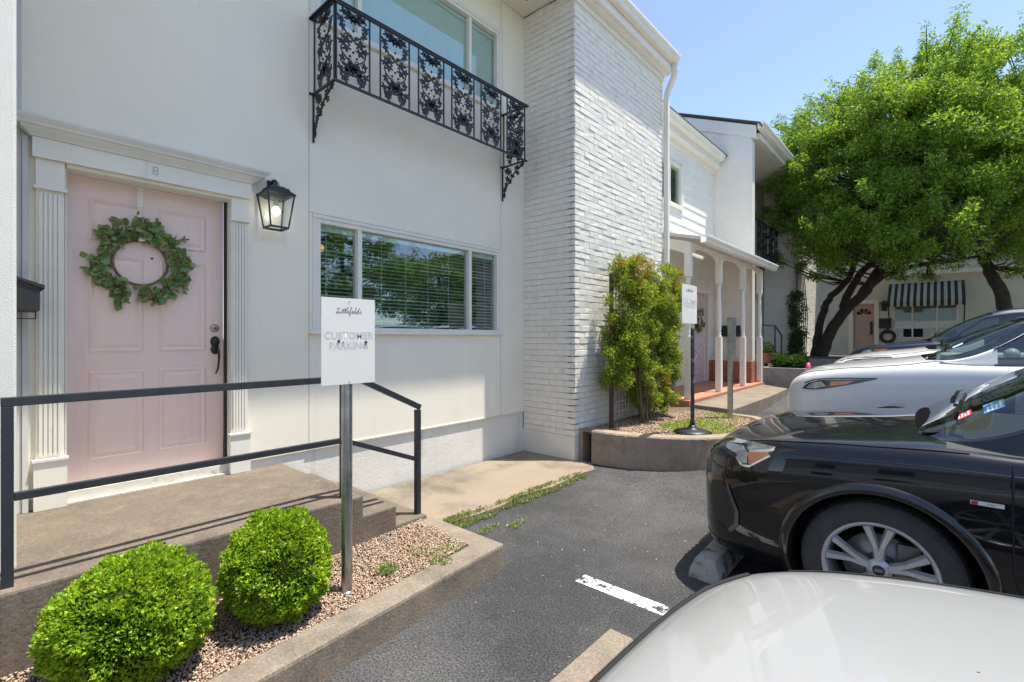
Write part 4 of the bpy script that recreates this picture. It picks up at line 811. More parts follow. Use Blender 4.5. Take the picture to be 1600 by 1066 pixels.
# ============================================================= CUSTOMER PARKING SIGNS
GREYP = mat('faded_print', (.58, .53, .52), .5); INK = mat('script_ink', (.10, .10, .10), .5)
def script_strokes(w_, h_):
    """hand-drawn flowing letters of  Littlefield's  as polylines in a 0..1 box"""
    S = [[(.02, .62), (.05, .78), (.11, .80), (.10, .6), (.07, .3), (.03, .18), (.0, .26), (.05, .34), (.12, .22), (.17, .22)],
         [(.17, .22), (.20, .5), (.195, .3), (.22, .22), (.25, .35)], [(.215, .66), (.222, .68)],
         [(.25, .35), (.30, .9), (.275, .4), (.29, .22), (.32, .35)], [(.24, .62), (.36, .68)],
         [(.32, .35), (.37, .92), (.345, .4), (.36, .22), (.39, .35)], [(.31, .64), (.42, .70)],
         [(.39, .35), (.45, .9), (.46, 1.0), (.43, .95), (.415, .4), (.43, .22), (.46, .35)],
         [(.46, .35), (.50, .46), (.49, .54), (.465, .45), (.475, .25), (.51, .25), (.53, .38)],
         [(.53, .38), (.60, .9), (.59, 1.02), (.56, .9), (.53, .2), (.50, -.1), (.52, -.16), (.545, 0), (.56, .26), (.60, .34)],
         [(.60, .34), (.63, .52), (.62, .3), (.64, .22), (.665, .35)], [(.645, .68), (.652, .70)],
         [(.665, .35), (.70, .46), (.69, .54), (.67, .45), (.68, .25), (.715, .25), (.735, .38)],
         [(.735, .38), (.79, .9), (.79, 1.0), (.765, .9), (.75, .4), (.77, .22), (.80, .34)],
         [(.86, .5), (.82, .52), (.80, .34), (.83, .22), (.86, .38), (.91, .98), (.88, .4), (.89, .24), (.91, .3)],
         [(.935, .95), (.925, .75)], [(.94, .30), (.975, .56), (.985, .4), (.99, .26), (.955, .2), (.94, .26)]]
    return [[((x - .5) * w_, (z - .4) * h_) for x, z in s] for s in S]
def sign_text(plate, f3, n, W_, H_, zc):
    tb = MB()
    for st__ in script_strokes(W_ * .47, H_ * .085):
        p = smooth_path([(a, b, 0) for a, b in st__], 3); tb.tube([f3(q.x, q.y + H_ * .348) for q in p], .0011 * W_ / .32, 4)
    tb.build('script_lettering', INK, plate)
    text_mesh('CUSTOMER', W_ * .172, lambda a, b: f3(a, b + H_ * .064), 'printed_word', GREYP, plate, offset=W_ * .0033, spacing=1.03)
    text_mesh('PARKING', W_ * .172, lambda a, b: f3(a, b - H_ * .052), 'printed_word', GREYP, plate, offset=W_ * .0033, spacing=1.03)
# near one on its galvanised pole
pl = atz(542, 921, .14); yc = 1.405
sg = thing('parking_sign', 'white parking sign on a galvanised steel pole in the gravel beside the clipped shrubs', 'sign', (pl.x, pl.y, .12))
mb = MB(); mb.tube([(pl.x, pl.y, .10), (pl.x, pl.y, 1.36), (pl.x, pl.y, 1.64)], .030, 24); mb.lathe([(.030, .14), (.036, .139), (.04, .125)], (pl.x, pl.y, 0), 20); mb.build('pole', GALV, sg)
sx = pl.x + .036; mb = MB(); mb.box((sx - .004, 1.243, 1.293), (sx, 1.567, 1.768)); mb.box((pl.x + .028, 1.30, 1.48), (sx - .0041, 1.50, 1.52)); P_ = mb.build('sign_plate', WHITE, sg, bevel=.0012)
sign_text(P_, lambda a, b: (sx + .0006, yc + a, 1.53 + b), (1, 0, 0), .324, .475, 1.53)
mb = MB()
for a, b, r in ((-.062, .002, .0085), (-.036, -.004, .0035), (.104, -.004, .0085), (.10, -.017, .005), (.0, .22, .003), (.0, -.225, .003)): mb.lathe([(r, 0), (r * .8, .003), (0, .004)], (sx + .0005, yc + a, 1.53 + b), 12, 'x')
mb.build('bolt', mat('rusty_bolt', (.06, .05, .045), .7), P_)
# second sign with round cast base
b2 = atz(1082, 676, .43); sg = thing('parking_sign', 'white parking sign on a black pole with a round base in the grassy bed', 'sign', (b2.x, b2.y, .42))
mb = MB(); mb.lathe([(0, .425), (.215, .425), (.215, .445), (.15, .468), (.06, .478), (.045, .50), (.035, .52), (0, .52)], (b2.x, b2.y, 0), 28); mb.build('base', IRON, sg)
mb = MB(); mb.tube([(b2.x, b2.y, .50), (b2.x, b2.y, 1.66)], .023, 12); mb.tube([(b2.x, b2.y, .50), (b2.x, b2.y, .56)], .03, 12); mb.build('pole', mat('worn_black_pole', (.035, .04, .042), .4, var=.4, vscale=8, col2=(.22, .24, .25), c2scale=14, c2lo=.55, c2hi=.62), sg)
s2x = b2.x + .03; ya, yb2 = atx(1066, 500, s2x).y, atx(1089, 500, s2x).y; za2, zb3 = atx(1066, 505, s2x).z, atx(1066, 443, s2x).z
mb = MB(); mb.box((s2x - .004, ya, za2), (s2x, yb2, zb3)); P_ = mb.build('sign_plate', WHITE, sg, bevel=.0012)
sign_text(P_, lambda a, b: (s2x + .0006, (ya + yb2) / 2 + a, (za2 + zb3) / 2 + b), (1, 0, 0), yb2 - ya, zb3 - za2, 0)
# steel post with an edge-on plate
b3 = atz(1141, 654, .42); q = thing('sign_post', 'square galvanised steel post standing in the grass right of the black sign base', 'post', (b3.x, b3.y, .41))
zt3 = aty(1141, 496, b3.y).z; mb = MB(); mb.box((b3.x - .03, b3.y - .03, .40), (b3.x + .03, b3.y + .03, zt3)); mb.build('post_tube', GALV, q, bevel=.004)
mb = MB(); mb.box((b3.x + .032, b3.y - .05, zt3 - .52), (b3.x + .040, b3.y + .12, zt3 - .005)); mb.build('back_plate', GALV, q)
# ============================================================= WALL LANTERN by the door
c = atx(433, 322, XW + .13); ly = c.y; q = thing('wall_lantern', 'lit black carriage lantern on the wall between the large pink door and the blinds window', 'lantern', (XW, ly, 2.6))
zt_, zb_2 = 2.695, 2.42; lx = XW + .11
def frustum(mb, z0, z1, a0, a1, mi=0, d0=None, d1=None):
    d0 = d0 or a0; d1 = d1 or a1
    v = [(lx + sx_ * d0, ly + sy_ * a0, z0) for sx_, sy_ in ((-1, -1), (1, -1), (1, 1), (-1, 1))] + [(lx + sx_ * d1, ly + sy_ * a1, z1) for sx_, sy_ in ((-1, -1), (1, -1), (1, 1), (-1, 1))]
    mb.add(v, [(0, 3, 2, 1), (4, 5, 6, 7), (0, 1, 5, 4), (1, 2, 6, 5), (2, 3, 7, 6), (3, 0, 4, 7)], mi)
mb = MB(); frustum(mb, 2.688, 2.700, .112, .112); frustum(mb, 2.700, 2.727, .110, .078); frustum(mb, 2.727, 2.745, .08, .072); frustum(mb, 2.745, 2.760, .06, .045); frustum(mb, 2.66, 2.688, .06, .09)
for sx_, sy_ in ((-1, -1), (1, -1), (1, 1), (-1, 1)): mb.bar((lx + sx_ * .068, ly + sy_ * .068, 2.425), (lx + sx_ * .102, ly + sy_ * .102, 2.69), .010, .010)
for a, b in (((-1, -1), (1, -1)), ((1, -1), (1, 1)), ((1, 1), (-1, 1)), ((-1, 1), (-1, -1))): mb.bar((lx + a[0] * .068, ly + a[1] * .068, 2.43), (lx + b[0] * .068, ly + b[1] * .068, 2.43), .012, .014)
mb.build('lantern_frame', IRON, q, fixn=True)
mb = MB(); frustum(mb, 2.434, 2.687, .064, .097); mb.build('glass_pane', CLEAR, q)
mb = MB(); mb.tube(smooth_path([(lx, ly, 2.76), (lx + .004, ly, 2.79), (lx - .02, ly, 2.815), (lx - .06, ly, 2.82), (XW + .01, ly, 2.79)]), .010, 8); mb.box((XW + .001, ly - .028, 2.72), (XW + .016, ly + .028, 2.83))
mb.tube([(lx + .0, ly + .022 * math.cos(t * .524) + .0, 2.782 + .022 * math.sin(t * .524)) for t in range(13)], .004, 6, caps=False); mb.build('bracket', IRON, q)
mb = MB(); mb.tube([(lx, ly, 2.66), (lx, ly, 2.60)], .018, 12); mb.build('socket', mat('socket', (.55, .55, .52), .5), q)
mb = MB(); mb.sphere((lx, ly, 2.565), .030, 16, 12, sc=(1, 1, 1.15)); mb.build('bulb', mat('lit_bulb', (1.0, .95, .85), .3, emit=6), q)
# ============================================================= LEFT MAILBOX on the stucco wing
mcx, mcz = -3.88, 1.79
q = thing('mailbox', 'black sloped-lid wall mailbox on the stucco wall left of the large pink door', 'mailbox', (-3.88, .15, 1.7))
mb = MB(); x0, x1 = -4.04, -3.72
mb.add([(x0, .150, 1.70), (x1, .150, 1.70), (x1, .150, 1.875), (x0, .150, 1.875), (x0, .265, 1.70), (x1, .265, 1.70), (x1, .265, 1.835), (x0, .265, 1.835)], [(0, 1, 5, 4), (4, 5, 6, 7), (1, 2, 6, 5), (0, 4, 7, 3), (3, 7, 6, 2), (0, 3, 2, 1)])
mb.build('box', mat('mailbox_black', (.016, .018, .018), .5, bump=.2, bscale=120, col2=(.12, .12, .12), c2scale=60, c2lo=.72, c2hi=.76), q, bevel=.002)
mb = MB(); mb.add([(x0 - .008, .150, 1.89), (x1 + .008, .150, 1.89), (x1 + .008, .284, 1.842), (x0 - .008, .284, 1.842), (x0 - .008, .150, 1.877), (x1 + .008, .150, 1.877), (x1 + .008, .284, 1.822), (x0 - .008, .284, 1.822)], [(0, 1, 2, 3), (7, 6, 5, 4), (0, 4, 5, 1), (1, 5, 6, 2), (2, 6, 7, 3), (3, 7, 4, 0)]); mb.build('lid', BLACKP, q)
mb = MB(); mb.box((x1 - .09, .151, 1.655), (x1 - .07, .25, 1.66)); mb.box((x1 - .09, .25, 1.655), (x1 - .07, .255, 1.70)); mb.build('paper_hook', BLACKP, q)
# ============================================================= WREATH on the pink door
EUC = leafmat('eucalyptus', [(.12, .20, .065), (.18, .28, .09), (.27, .37, .14), (.09, .16, .05), (.36, .42, .20), (.17, .13, .07)], .2, .55)
def wreath(cy, cz, x, r, label, nl, leafsz, hung=True):
    q = thing('wreath', label, 'wreath', (x, cy, cz))
    mb = MB(); mb.tube([(x + .02, cy + r * .56 * math.cos(t * .2618), cz + r * .56 * math.sin(t * .2618)) for t in range(25)], r * .028, 6, caps=False)
    mb.tube([(x + .02 + .008 * math.sin(t), cy + r * (.57 + .03 * math.sin(t * 1.7)) * math.cos(t * .2618), cz + r * (.57 + .03 * math.cos(t * 2.3)) * math.sin(t * .2618)) for t in range(25)], r * .02, 5, caps=False); mb.build('twig_ring', mat('twig', (.20, .13, .08), .8), q)
    P, T, L, W = [], [], [], []
    twigs = MB()
    for k in range(int(nl / 11)):
        a = random.uniform(0, 6.283); rad = random.uniform(.58, .86) * r; cw = random.choice((-1, 1, 1))
        d0 = Vector((random.uniform(.0, .55), -math.sin(a) * cw + math.cos(a) * random.uniform(.0, 1.0), math.cos(a) * cw + math.sin(a) * random.uniform(.0, 1.0))).normalized()
        p = Vector((x + .02, cy + rad * math.cos(a), cz + rad * math.sin(a))); ln = random.uniform(.22, .5) * r; big = random.random() < .6
        twigs.tube([p, p + d0 * ln * .5, p + d0 * ln + Vector((0, 0, -.01))], .0013, 4)
        for j in range(11):
            t = (j + 1) / 11; q_ = p + d0 * ln * t; s = 1 if j % 2 else -1
            n_ = Vector((random.uniform(-.1, .9), random.gauss(0, 1), random.gauss(0, 1))).normalized(); P.append(q_); T.append(n_ * .9 + d0 * .6)
            L.append(leafsz * random.uniform(.7, 1.25) * (1 if big else .8)); W.append(L[-1] * (.85 if big else .4))
    twigs.build('stems', MATS['twig'], q, fixn=False)
    P, T, L, W = np.array(P), unit(np.array(T)), np.array(L)[:, None], np.array(W)[:, None]; n = len(P)
    ref = unit(np.stack([np.full(n, 1.0), rng.normal(0, .45, n), rng.normal(0, .45, n)], 1)); S = unit(np.cross(T, ref)); N = np.cross(S, T)
    prof = [(.0, 0), (.22, .38), (.5, .5), (.8, .33), (1, 0), (.8, -.33), (.5, -.5), (.22, -.38)]
    V = np.stack([P + T * L * a + S * W * b + N * W * .18 * abs(b) * 2 for a, b in prof], 1)
    fast_mesh('leaves', V, 8, EUC, q)
    if hung:
        mb = MB(); mb.box((x + .0015, cy - .016, cz + r * .55), (x + .003, cy + .016, DZ1 - .008)); mb.box((x + .003, cy - .018, cz + r * .55), (x + .05, cy + .018, cz + r * .57)); mb.box((x + .048, cy - .018, cz + r * .55), (x + .051, cy + .018, cz + r * .72)); mb.build('ribbon', mat('ribbon', (.85, .78, .66), .6), q)
    return q
c = atx(221, 411, XW - .08); wreath(c.y + .0, c.z, XW - .118, .275, 'green eucalyptus leaf wreath with a cream ribbon on the large pink front door', 1150, .050)
# porch door wreath, mailboxes on the wing wall under the porch
wreath((DW[0] + DW[1]) / 2 + .05, 1.95, XW - .066, .26, 'dark leafy wreath on the pale pink door under the porch', 420, .06, False)
for i, (a, b, lab) in enumerate(((1128, 1141, 'black wall mailbox under the porch, left one of the pair'), (1143, 1157, 'black wall mailbox under the porch, right one of the pair'))):
    p, r = aty(a, 526, 11.95), aty(b, 510, 11.95); q = thing('mailbox', lab, 'mailbox', ((p.x + r.x) / 2, 11.99, (p.z + r.z) / 2), 'black mailboxes under the porch')
    mb = MB(); mb.box((p.x, 11.87, p.z), (r.x, 11.998, r.z)); mb.build('box', BLACKP, q, bevel=.008); mb = MB(); mb.box((p.x - .01, 11.855, r.z + .001), (r.x + .01, 11.998, r.z + .015)); mb.build('lid', BLACKP, q)
# ============================================================= CLIPPED SHRUBS
BOX = leafmat('boxwood_leaf', [(.09, .19, .012), (.26, .43, .022), (.42, .60, .04), (.14, .29, .015), (.55, .72, .07), (.04, .10, .01)], .36, .42)
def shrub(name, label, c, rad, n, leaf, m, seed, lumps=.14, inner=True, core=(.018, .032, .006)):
    q = thing(name, label, 'shrub', (c[0], c[1], c[2] - rad[2]), None)
    r = np.random.default_rng(seed); D = unit(r.normal(size=(n, 3))); D[:, 2] = np.where(D[:, 2] < -.8, -D[:, 2], D[:, 2]); D = unit(D)
    K = unit(r.normal(size=(170, 3))); amp = r.uniform(-.5, 1, 170)
    lump = np.zeros(n)
    for k in range(170): lump = np.maximum(lump, np.exp(-((1 - D @ K[k]) / .0045)) * (.5 + .5 * amp[k]))
    K2 = unit(r.normal(size=(9, 3))); low = sum(np.sin(D @ k * 3.1 + i) for i, k in enumerate(K2)) / 9
    rr = 1 + lumps * (lump - .55) + .13 * low - np.abs(r.normal(0, .055, n)); P = D * rr[:, None] * np.array(rad) + np.array(c)
    T = D * 1.0 + r.normal(0, .65, (n, 3)) + np.array([0, 0, .35]); L = r.uniform(.7, 1.3, n) * leaf
    leaves('foliage', P, T, L, L * .62, m, q)
    mb = MB(); mb.sphere(c, 1, 20, 14, sc=(rad[0] * .88, rad[1] * .88, rad[2] * .88)); mb.build('shade_core', mat('shrub_core', core, 1.0, var=.5, vscale=60, spec=0.0), q)  # dark ball inside, painted as the shade between leaf tufts
    return q
c1 = atx(196, 965, -2.55); c2 = atx(433, 893, -2.56)
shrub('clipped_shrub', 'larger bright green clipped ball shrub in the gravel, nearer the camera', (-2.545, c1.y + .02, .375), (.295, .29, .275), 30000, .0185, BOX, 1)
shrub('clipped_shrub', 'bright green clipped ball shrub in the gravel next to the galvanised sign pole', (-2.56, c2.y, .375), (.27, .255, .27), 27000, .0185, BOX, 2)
# ============================================================= TRELLIS with climbing shrub along the brick bay
tr = thing('trellis', 'brown wooden trellis panels standing against the front of the brick bay behind the climber', 'trellis', (-3.1, 6.4, .43))
WOOD = mat('brown_wood', (.085, .045, .03), .8, var=.3, vscale=12); WIRE = mat('weathered_lath', (.33, .29, .25), .8, var=.2)
for (yy, xx) in ((5.34, -3.08), (6.15, -3.09), (6.92, -3.09)):
    mb = MB(); mb.box((xx - .02, yy - .022, .40), (xx + .02, yy + .022, 2.35)); mb.build('post', WOOD, tr)
mb = MB()
for i in range(18): y = 5.38 + i * .083; mb.box((-3.095, y, .5), (-3.087, y + .012, 2.3))
for i in range(14): z = .6 + i * .13; mb.box((-3.0865, 5.35, z), (-3.080, 6.91, z + .012))
mb.build('lath_grid', WIRE, tr)
CLIMB = leafmat('climber_leaf', [(.10, .16, .018), (.19, .28, .03), (.28, .37, .045), (.36, .44, .06), (.14, .22, .025), (.40, .43, .07)], .42, .5)
CLIMBR = leafmat('climber_tip', [(.28, .18, .04), (.34, .26, .05), (.24, .28, .04), (.36, .16, .05)], .45, .5)
cl = thing('climbing_shrub', 'leafy yellow green climber with reddish tips spilling over the trellis by the brick bay', 'climber', (-2.95, 6.4, .43))
def blob_cloud(cs, n, leaf, asp, up=.3, spread=.8, flat=(1, 1, 1), r=rng, shell=.55):
    P, T, L = [], [], []
    w_ = np.array([c[3] ** 2 for c in cs]); w_ = w_ / w_.sum()
    for c, k in zip(cs, (w_ * n).astype(int)):
        D = unit(r.normal(size=(k, 3))); q = r.uniform(0, 1, k) ** shell * c[3]; P.append(np.array(c[:3]) + D * q[:, None] * np.array(flat)); T.append(D * .7 + r.normal(0, spread, (k, 3)) + np.array([0, 0, up])); L.append(r.uniform(.6, 1.35, k) * leaf)
    P, T, L = np.concatenate(P), np.concatenate(T), np.concatenate(L); return P, T, L, L * asp
cs = []; rd = random.Random(3)
for i in range(170):
    y = rd.uniform(5.28, 6.95); z = rd.uniform(1.4, 2.45) if rd.random() < .62 else rd.uniform(.95, 1.6); cs.append((-3.04 + rd.uniform(-.10, .20) + (.06 if z > 1.7 else 0), y, z, rd.uniform(.06, .15)))
for i in range(16): cs.append((-3.0 + rd.uniform(-.1, .12), rd.uniform(5.25, 6.9), rd.uniform(2.4, 2.62), rd.uniform(.03, .07)))
for i in range(46): cs.append((-3.0 + rd.uniform(-.12, .2), rd.uniform(5.75, 6.8), rd.uniform(.5, 1.2), rd.uniform(.05, .11)))
for y, z in ((5.12, 1.38), (5.15, 2.0), (5.18, 1.8), (5.2, 1.3), (5.15, 1.15), (7.1, 2.25), (7.2, 2.2), (7.15, 2.0), (7.0, 1.7), (7.05, 1.9)): cs.append((-3.0, y, z, .08))
P, T, L, W = blob_cloud(cs, 75000, .036, .42, up=-.05); leaves('foliage', P, T, L, W, CLIMB, cl)
cs2 = [(-2.92 + rd.uniform(-.08, .16), rd.uniform(5.25, 6.9), rd.uniform(2.05, 2.55), rd.uniform(.05, .10)) for _ in range(30)] + [(-2.82, 6.3, .95, .09), (-2.82, 6.35, .8, .07)]
P, T, L, W = blob_cloud(cs2, 6500, .032, .4, up=.1); leaves('young_tips', P, T, L, W, CLIMBR, cl)
mb = MB()
for i in range(20):
    a = rd.uniform(-.5, .6); y0_ = 6.05 + a * .35; p = [(-2.98 + rd.uniform(-.06, .1), y0_, .42), (-2.92 + rd.uniform(-.1, .1), y0_ + a * .3 + rd.uniform(-.1, .1), .95), (-3.0 + rd.uniform(-.1, .12), 6.1 + a * 1.1 + rd.uniform(-.1, .1), 1.55), (-3.0 + rd.uniform(-.1, .12), 6.1 + a * 1.3 + rd.uniform(-.1, .1), 2.1)]
    mb.tube(smooth_path(p, 3), rd.uniform(.004, .009), 5)
mb.build('stems', mat('climber_stem', (.20, .14, .09), .9, var=.3), cl, fixn=False)
# ============================================================= TREES
TREEL = leafmat('tree_leaf', [(.08, .17, .024), (.14, .28, .04), (.22, .38, .055), (.31, .47, .07), (.09, .20, .035), (.37, .50, .09), (.15, .30, .055)], .56, .45)
def tree(label, limbs, ells, nclu, nleaf, leaf, seed, sprigs=(), cat='tree', name='shade_tree', twig=True, m=TREEL, csz=(.22, .55), group=None):
    b = limbs[0][0][0]; q = thing(name, label, cat, tuple(b), group); r = np.random.default_rng(seed); rd = random.Random(seed)
    mb = MB(); ends = []
    for pts, r0, r1 in limbs:
        p = smooth_path(pts, 5); n = len(p); p = [v + Vector((rd.gauss(0, r0 * .10), rd.gauss(0, r0 * .10), 0)) if 0 < i < n - 1 else v for i, v in enumerate(p)]
        mb.tube(p, [r0 + (r1 - r0) * (i / (n - 1)) ** .8 for i in range(n)], 10); ends += p[n // 2:]
    cl_ = []; w_ = np.array([e[3] * e[4] * e[5] for e in ells]); w_ = w_ / w_.sum()
    for e, k in zip(ells, (w_ * nclu).astype(int) + 1):
        D = unit(r.normal(size=(k, 3))); rr = r.uniform(.45, 1.0, k) ** .5
        for d, s in zip(D, rr): cl_.append((e[0] + d[0] * e[3] * s, e[1] + d[1] * e[4] * s, e[2] + d[2] * e[5] * s, rd.uniform(*csz)))
    for e in ells:          # ragged upper outline
        for _ in range(9):
            d = Vector((rd.gauss(0, .7), rd.gauss(0, .7), abs(rd.gauss(.5, .5)))).normalized(); o_ = Vector((e[0] + d.x * e[3], e[1] + d.y * e[4], e[2] + d.z * e[5])); l_ = rd.uniform(.25, .6)
            for k in range(4): cl_.append((o_.x + d.x * l_ * k / 3, o_.y + d.y * l_ * k / 3, o_.z + (d.z + .3) * l_ * k / 3, .20 - .035 * k))
    for s in sprigs:        # thin upright or hanging shoots that break the outline
        for k in range(5): cl_.append((s[0] + s[3] * k / 5 + rd.gauss(0, .03), s[1], s[2] + s[4] * k / 5, (.19 - .025 * k) * (s[5] if len(s) > 5 else 1)))
    if twig:
        for c in cl_[::3]:
            e = min(ends, key=lambda v: (v - Vector(c[:3])).length_squared); m_ = (e + Vector(c[:3])) / 2 + Vector((0, 0, -.12)); mb.tube([e, m_, Vector(c[:3])], [.03, .017, .006], 4)
    mb.build('trunk', BARK, q, fixn=False)
    P, T, L, W = blob_cloud(cl_, nleaf, leaf, .34, up=-.25, spread=.75, flat=(1, 1, .72), r=r, shell=.45); leaves('crown', P, T, L, W, m, q); return q
def py3(pts, Y): return [aty(a, b, Y + (c[0] if c else 0)) for a, b, *c in pts]
Yt = 17.0
B0 = aty(1285, 552, Yt)
limbs1 = [([B0 + Vector((.05, 0, -.5)), B0 + Vector((.0, 0, 0)), *py3([(1308, 500), (1345, 462, -.3), (1385, 425, -.6), (1440, 400, -1.0), (1500, 385, -1.4)], Yt)], .21, .06),
          ([B0 + Vector((-.25, .1, -.5)), B0 + Vector((-.2, .1, 0)), *py3([(1283, 500, .1), (1295, 468, .2), (1322, 440, .2), (1335, 410, .3), (1340, 360, .4), (1338, 300, .6), (1350, 230, .6)], Yt)], .13, .05),
          ([aty(1318, 482, Yt - .05), *py3([(1330, 450), (1352, 420, .2), (1390, 395, .4), (1440, 370, .5), (1480, 320, .5)], Yt)], .12, .05),
          ([aty(1370, 438, Yt - .5), *py3([(1400, 423, -.8), (1450, 412, -1.2), (1490, 408, -1.6), (1530, 400, -1.8)], Yt)], .08, .03),
          ([aty(1345, 460, Yt - .3), *py3([(1385, 400, -.5), (1420, 330, -.8), (1440, 250, -.8), (1450, 180, -.8)], Yt)], .10, .04)]
def E(px_, py_, Y, rx, ry, rz): c = aty(px_, py_, Y); return (c.x, c.y, c.z, rx, ry, rz)
e1 = [E(1330, 290, 16.2, 1.9, 1.8, 1.7), E(1420, 215, 16.0, 2.0, 1.9, 1.8), E(1245, 275, 16.0, .95, 1.2, 1.2), E(1300, 210, 16.6, 1.1, 1.3, 1.0), E(1400, 335, 15.4, 1.8, 1.5, 1.0), E(1480, 260, 15.6, 1.6, 1.8, 1.7), E(1262, 345, 15.8, .9, 1.0, .85), E(1480, 130, 16.2, 1.0, 1.2, .9), E(1340, 375, 15.2, 1.3, 1.2, .55), E(1440, 375, 14.8, 1.3, 1.2, .6), E(1300, 400, 15.4, .8, .9, .35)]
sp = [(*aty(x, y, 16.2), dx, dz, s) for x, y, dx, dz, s in ((1193, 205, -.02, .35, .7), (1222, 200, -.05, .55, .8), (1250, 190, .02, .5, 1), (1292, 170, -.06, .6, 1), (1330, 150, -.1, .6, 1), (1365, 110, .0, .6, 1), (1402, 110, .02, .7, 1), (1440, 105, .05, .5, 1), (1470, 95, .0, .5, 1), (1215, 400, -.3, -.1, .9), (1200, 330, -.2, .1, .8), (1190, 300, -.1, .2, .6), (1215, 410, -.4, .0, .7), (1270, 430, .2, -.2, .9), (1255, 410, -.1, -.2, 1), (1400, 430, .3, -.1, 1), (1440, 430, .3, -.1, 1), (1310, 420, .1, -.3, .8))]
tree('big leafy tree with several leaning dark trunks at the left end of the court', limbs1, e1, 900, 230000, .088, 21, sp, csz=(.14, .42))
Y2 = 17.5; B2 = aty(1580, 540, Y2)
limbs2 = [([B2 + Vector((.1, 0, -1.2)), B2, *py3([(1572, 490), (1555, 440), (1536, 405), (1530, 370), (1520, 300), (1500, 220)], Y2)], .21, .06),
          ([aty(1537, 408, Y2), *py3([(1560, 380), (1585, 340), (1600, 280), (1620, 200)], Y2)], .13, .05), ([aty(1532, 385, Y2), *py3([(1510, 350), (1480, 310), (1450, 280)], Y2)], .10, .04)]
e2 = [E(1560, 250, 16.8, 1.9, 1.8, 1.7), E(1640, 200, 16.8, 2.4, 2.0, 2.1), E(1560, 135, 16.8, 1.3, 1.4, .9), E(1530, 320, 16.2, 1.4, 1.3, .9), E(1700, 300, 16.8, 2.4, 2.0, 2.0), E(1610, 350, 16.0, 1.0, 1.0, .7), E(1500, 350, 15.4, 1.0, 1.0, .6), E(1440, 200, 17.2, 2.0, 1.6, 1.8)]
sp = [(*aty(x, y, 16.6), dx, dz, 1) for x, y, dx, dz in ((1510, 80, .0, .35), (1540, 75, .0, .5), (1572, 80, .05, .35), (1598, 70, .0, .5), (1480, 95, -.1, .4), (1590, 385, .1, -.3))]
tree('tree with one dark curving trunk rising behind the parked cars near the right edge', limbs2, e2, 620, 145000, .088, 22, sp, csz=(.14, .42))
# trees on the far side of the lot, seen only as reflections in glass and paint
for i, (x, y, h, lab) in enumerate(((13.5, 12.0, 8.5, 'broad tree across the lot whose crown is mirrored in the lower window'), (14.0, 18.5, 7.0, 'round tree at the far end of the lot, right of the end building'), (13.0, 4.5, 7.0, 'broad tree across the lot, to the right of the camera'), (12.5, -5.5, 6.5, 'broad tree across the lot behind the camera'))):
    limbs = [([Vector((x, y, 0)), Vector((x + .1, y, 1.5)), Vector((x, y + .2, 3.2)), Vector((x, y, h * .8))], .22, .08)]
    tree(lab, limbs, [(x, y, h * .62, 2.8, 3.2, h * .33), (x - .5, y + 2.0, h * .5, 1.8, 1.8, 1.6), (x - .4, y - 2.0, h * .55, 1.8, 1.9, 1.7)], 150, 22000, .19, 30 + i, csz=(.3, .7))
# ============================================================= SMALL THINGS AT THE BACK LEFT
p0_, p1_ = atz(1187, 602, .37), atz(1243, 604, .37)
pb = thing('planter_box', 'low grey concrete planter box with a clipped hedge beside the porch', 'planter', ((p0_.x + p1_.x) / 2, (p0_.y + p1_.y) / 2, .37))
bx0, bx1, by0, by1, bz = -3.15, -2.22, 12.35, 13.6, .86
mb = MB(); mb.add([(bx0, by0, .3), (bx1, by0, .3), (bx1, by1, .3), (bx0, by1, .3), (bx0, by0, bz), (bx1, by0, bz), (bx1, by1, bz), (bx0, by1, bz), (bx0 + .1, by0 + .1, bz), (bx1 - .1, by0 + .1, bz), (bx1 - .1, by1 - .1, bz), (bx0 + .1, by1 - .1, bz), (bx0 + .1, by0 + .1, bz - .06), (bx1 - .1, by0 + .1, bz - .06), (bx1 - .1, by1 - .1, bz - .06), (bx0 + .1, by1 - .1, bz - .06)],
       [(0, 1, 5, 4), (1, 2, 6, 5), (2, 3, 7, 6), (3, 0, 4, 7), (4, 5, 9, 8), (5, 6, 10, 9), (6, 7, 11, 10), (7, 4, 8, 11), (8, 9, 13, 12), (9, 10, 14, 13), (10, 11, 15, 14), (11, 8, 12, 15), (12, 13, 14, 15)]); mb.build('box_wall', CONCG, pb)
HEDGE = leafmat('hedge_leaf', [(.03, .07, .012), (.055, .12, .02), (.09, .18, .03), (.04, .09, .015)], .3)
for i, (x, lab) in enumerate(((-2.86, 'small dark clipped hedge in the concrete planter box, left clump'), (-2.52, 'small dark clipped hedge in the concrete planter box, right clump'))):
    shrub('small_hedge', lab, (x, 12.95, .98), (.19, .45, .19), 4200, .035, HEDGE, 50 + i)
# second stoop and rail beyond the planter box
s2 = thing('entry_stoop', 'small grey concrete stoop behind the planter box with a terracotta pot on it', 'stoop', (-3.5, 14, .4))
mb = MB(); mb.box((XW + .02, 12.18, .3), (-3.18, 15.6, .93)); mb.box((-3.178, 13.62, .3), (-2.9, 15.0, .74)); mb.build('landing', CONCG, s2, bevel=.01)
q = thing('handrail', 'thin black handrail on the small stoop beyond the porch', 'handrail', (-3.3, 13, .93))
mb = MB(); pts = [aty(1192, 508, 12.6), aty(1211, 509, 12.9), aty(1221, 524, 13.1)]
mb.bar(pts[0], pts[1], .03, .03); mb.bar(pts[1], pts[2], .03, .03); mb.bar((pts[1].x, pts[1].y, .93), pts[1], .03, .03); mb.bar((pts[2].x, pts[2].y, .7), pts[2], .03, .03)
mb.bar((pts[0].x, pts[0].y, 1.25), (pts[1].x, pts[1].y, 1.25), .02, .02); mb.bar((pts[1].x, pts[1].y, 1.25), (pts[2].x, pts[2].y, 1.05), .02, .02); mb.build('rail', IRONG, q)
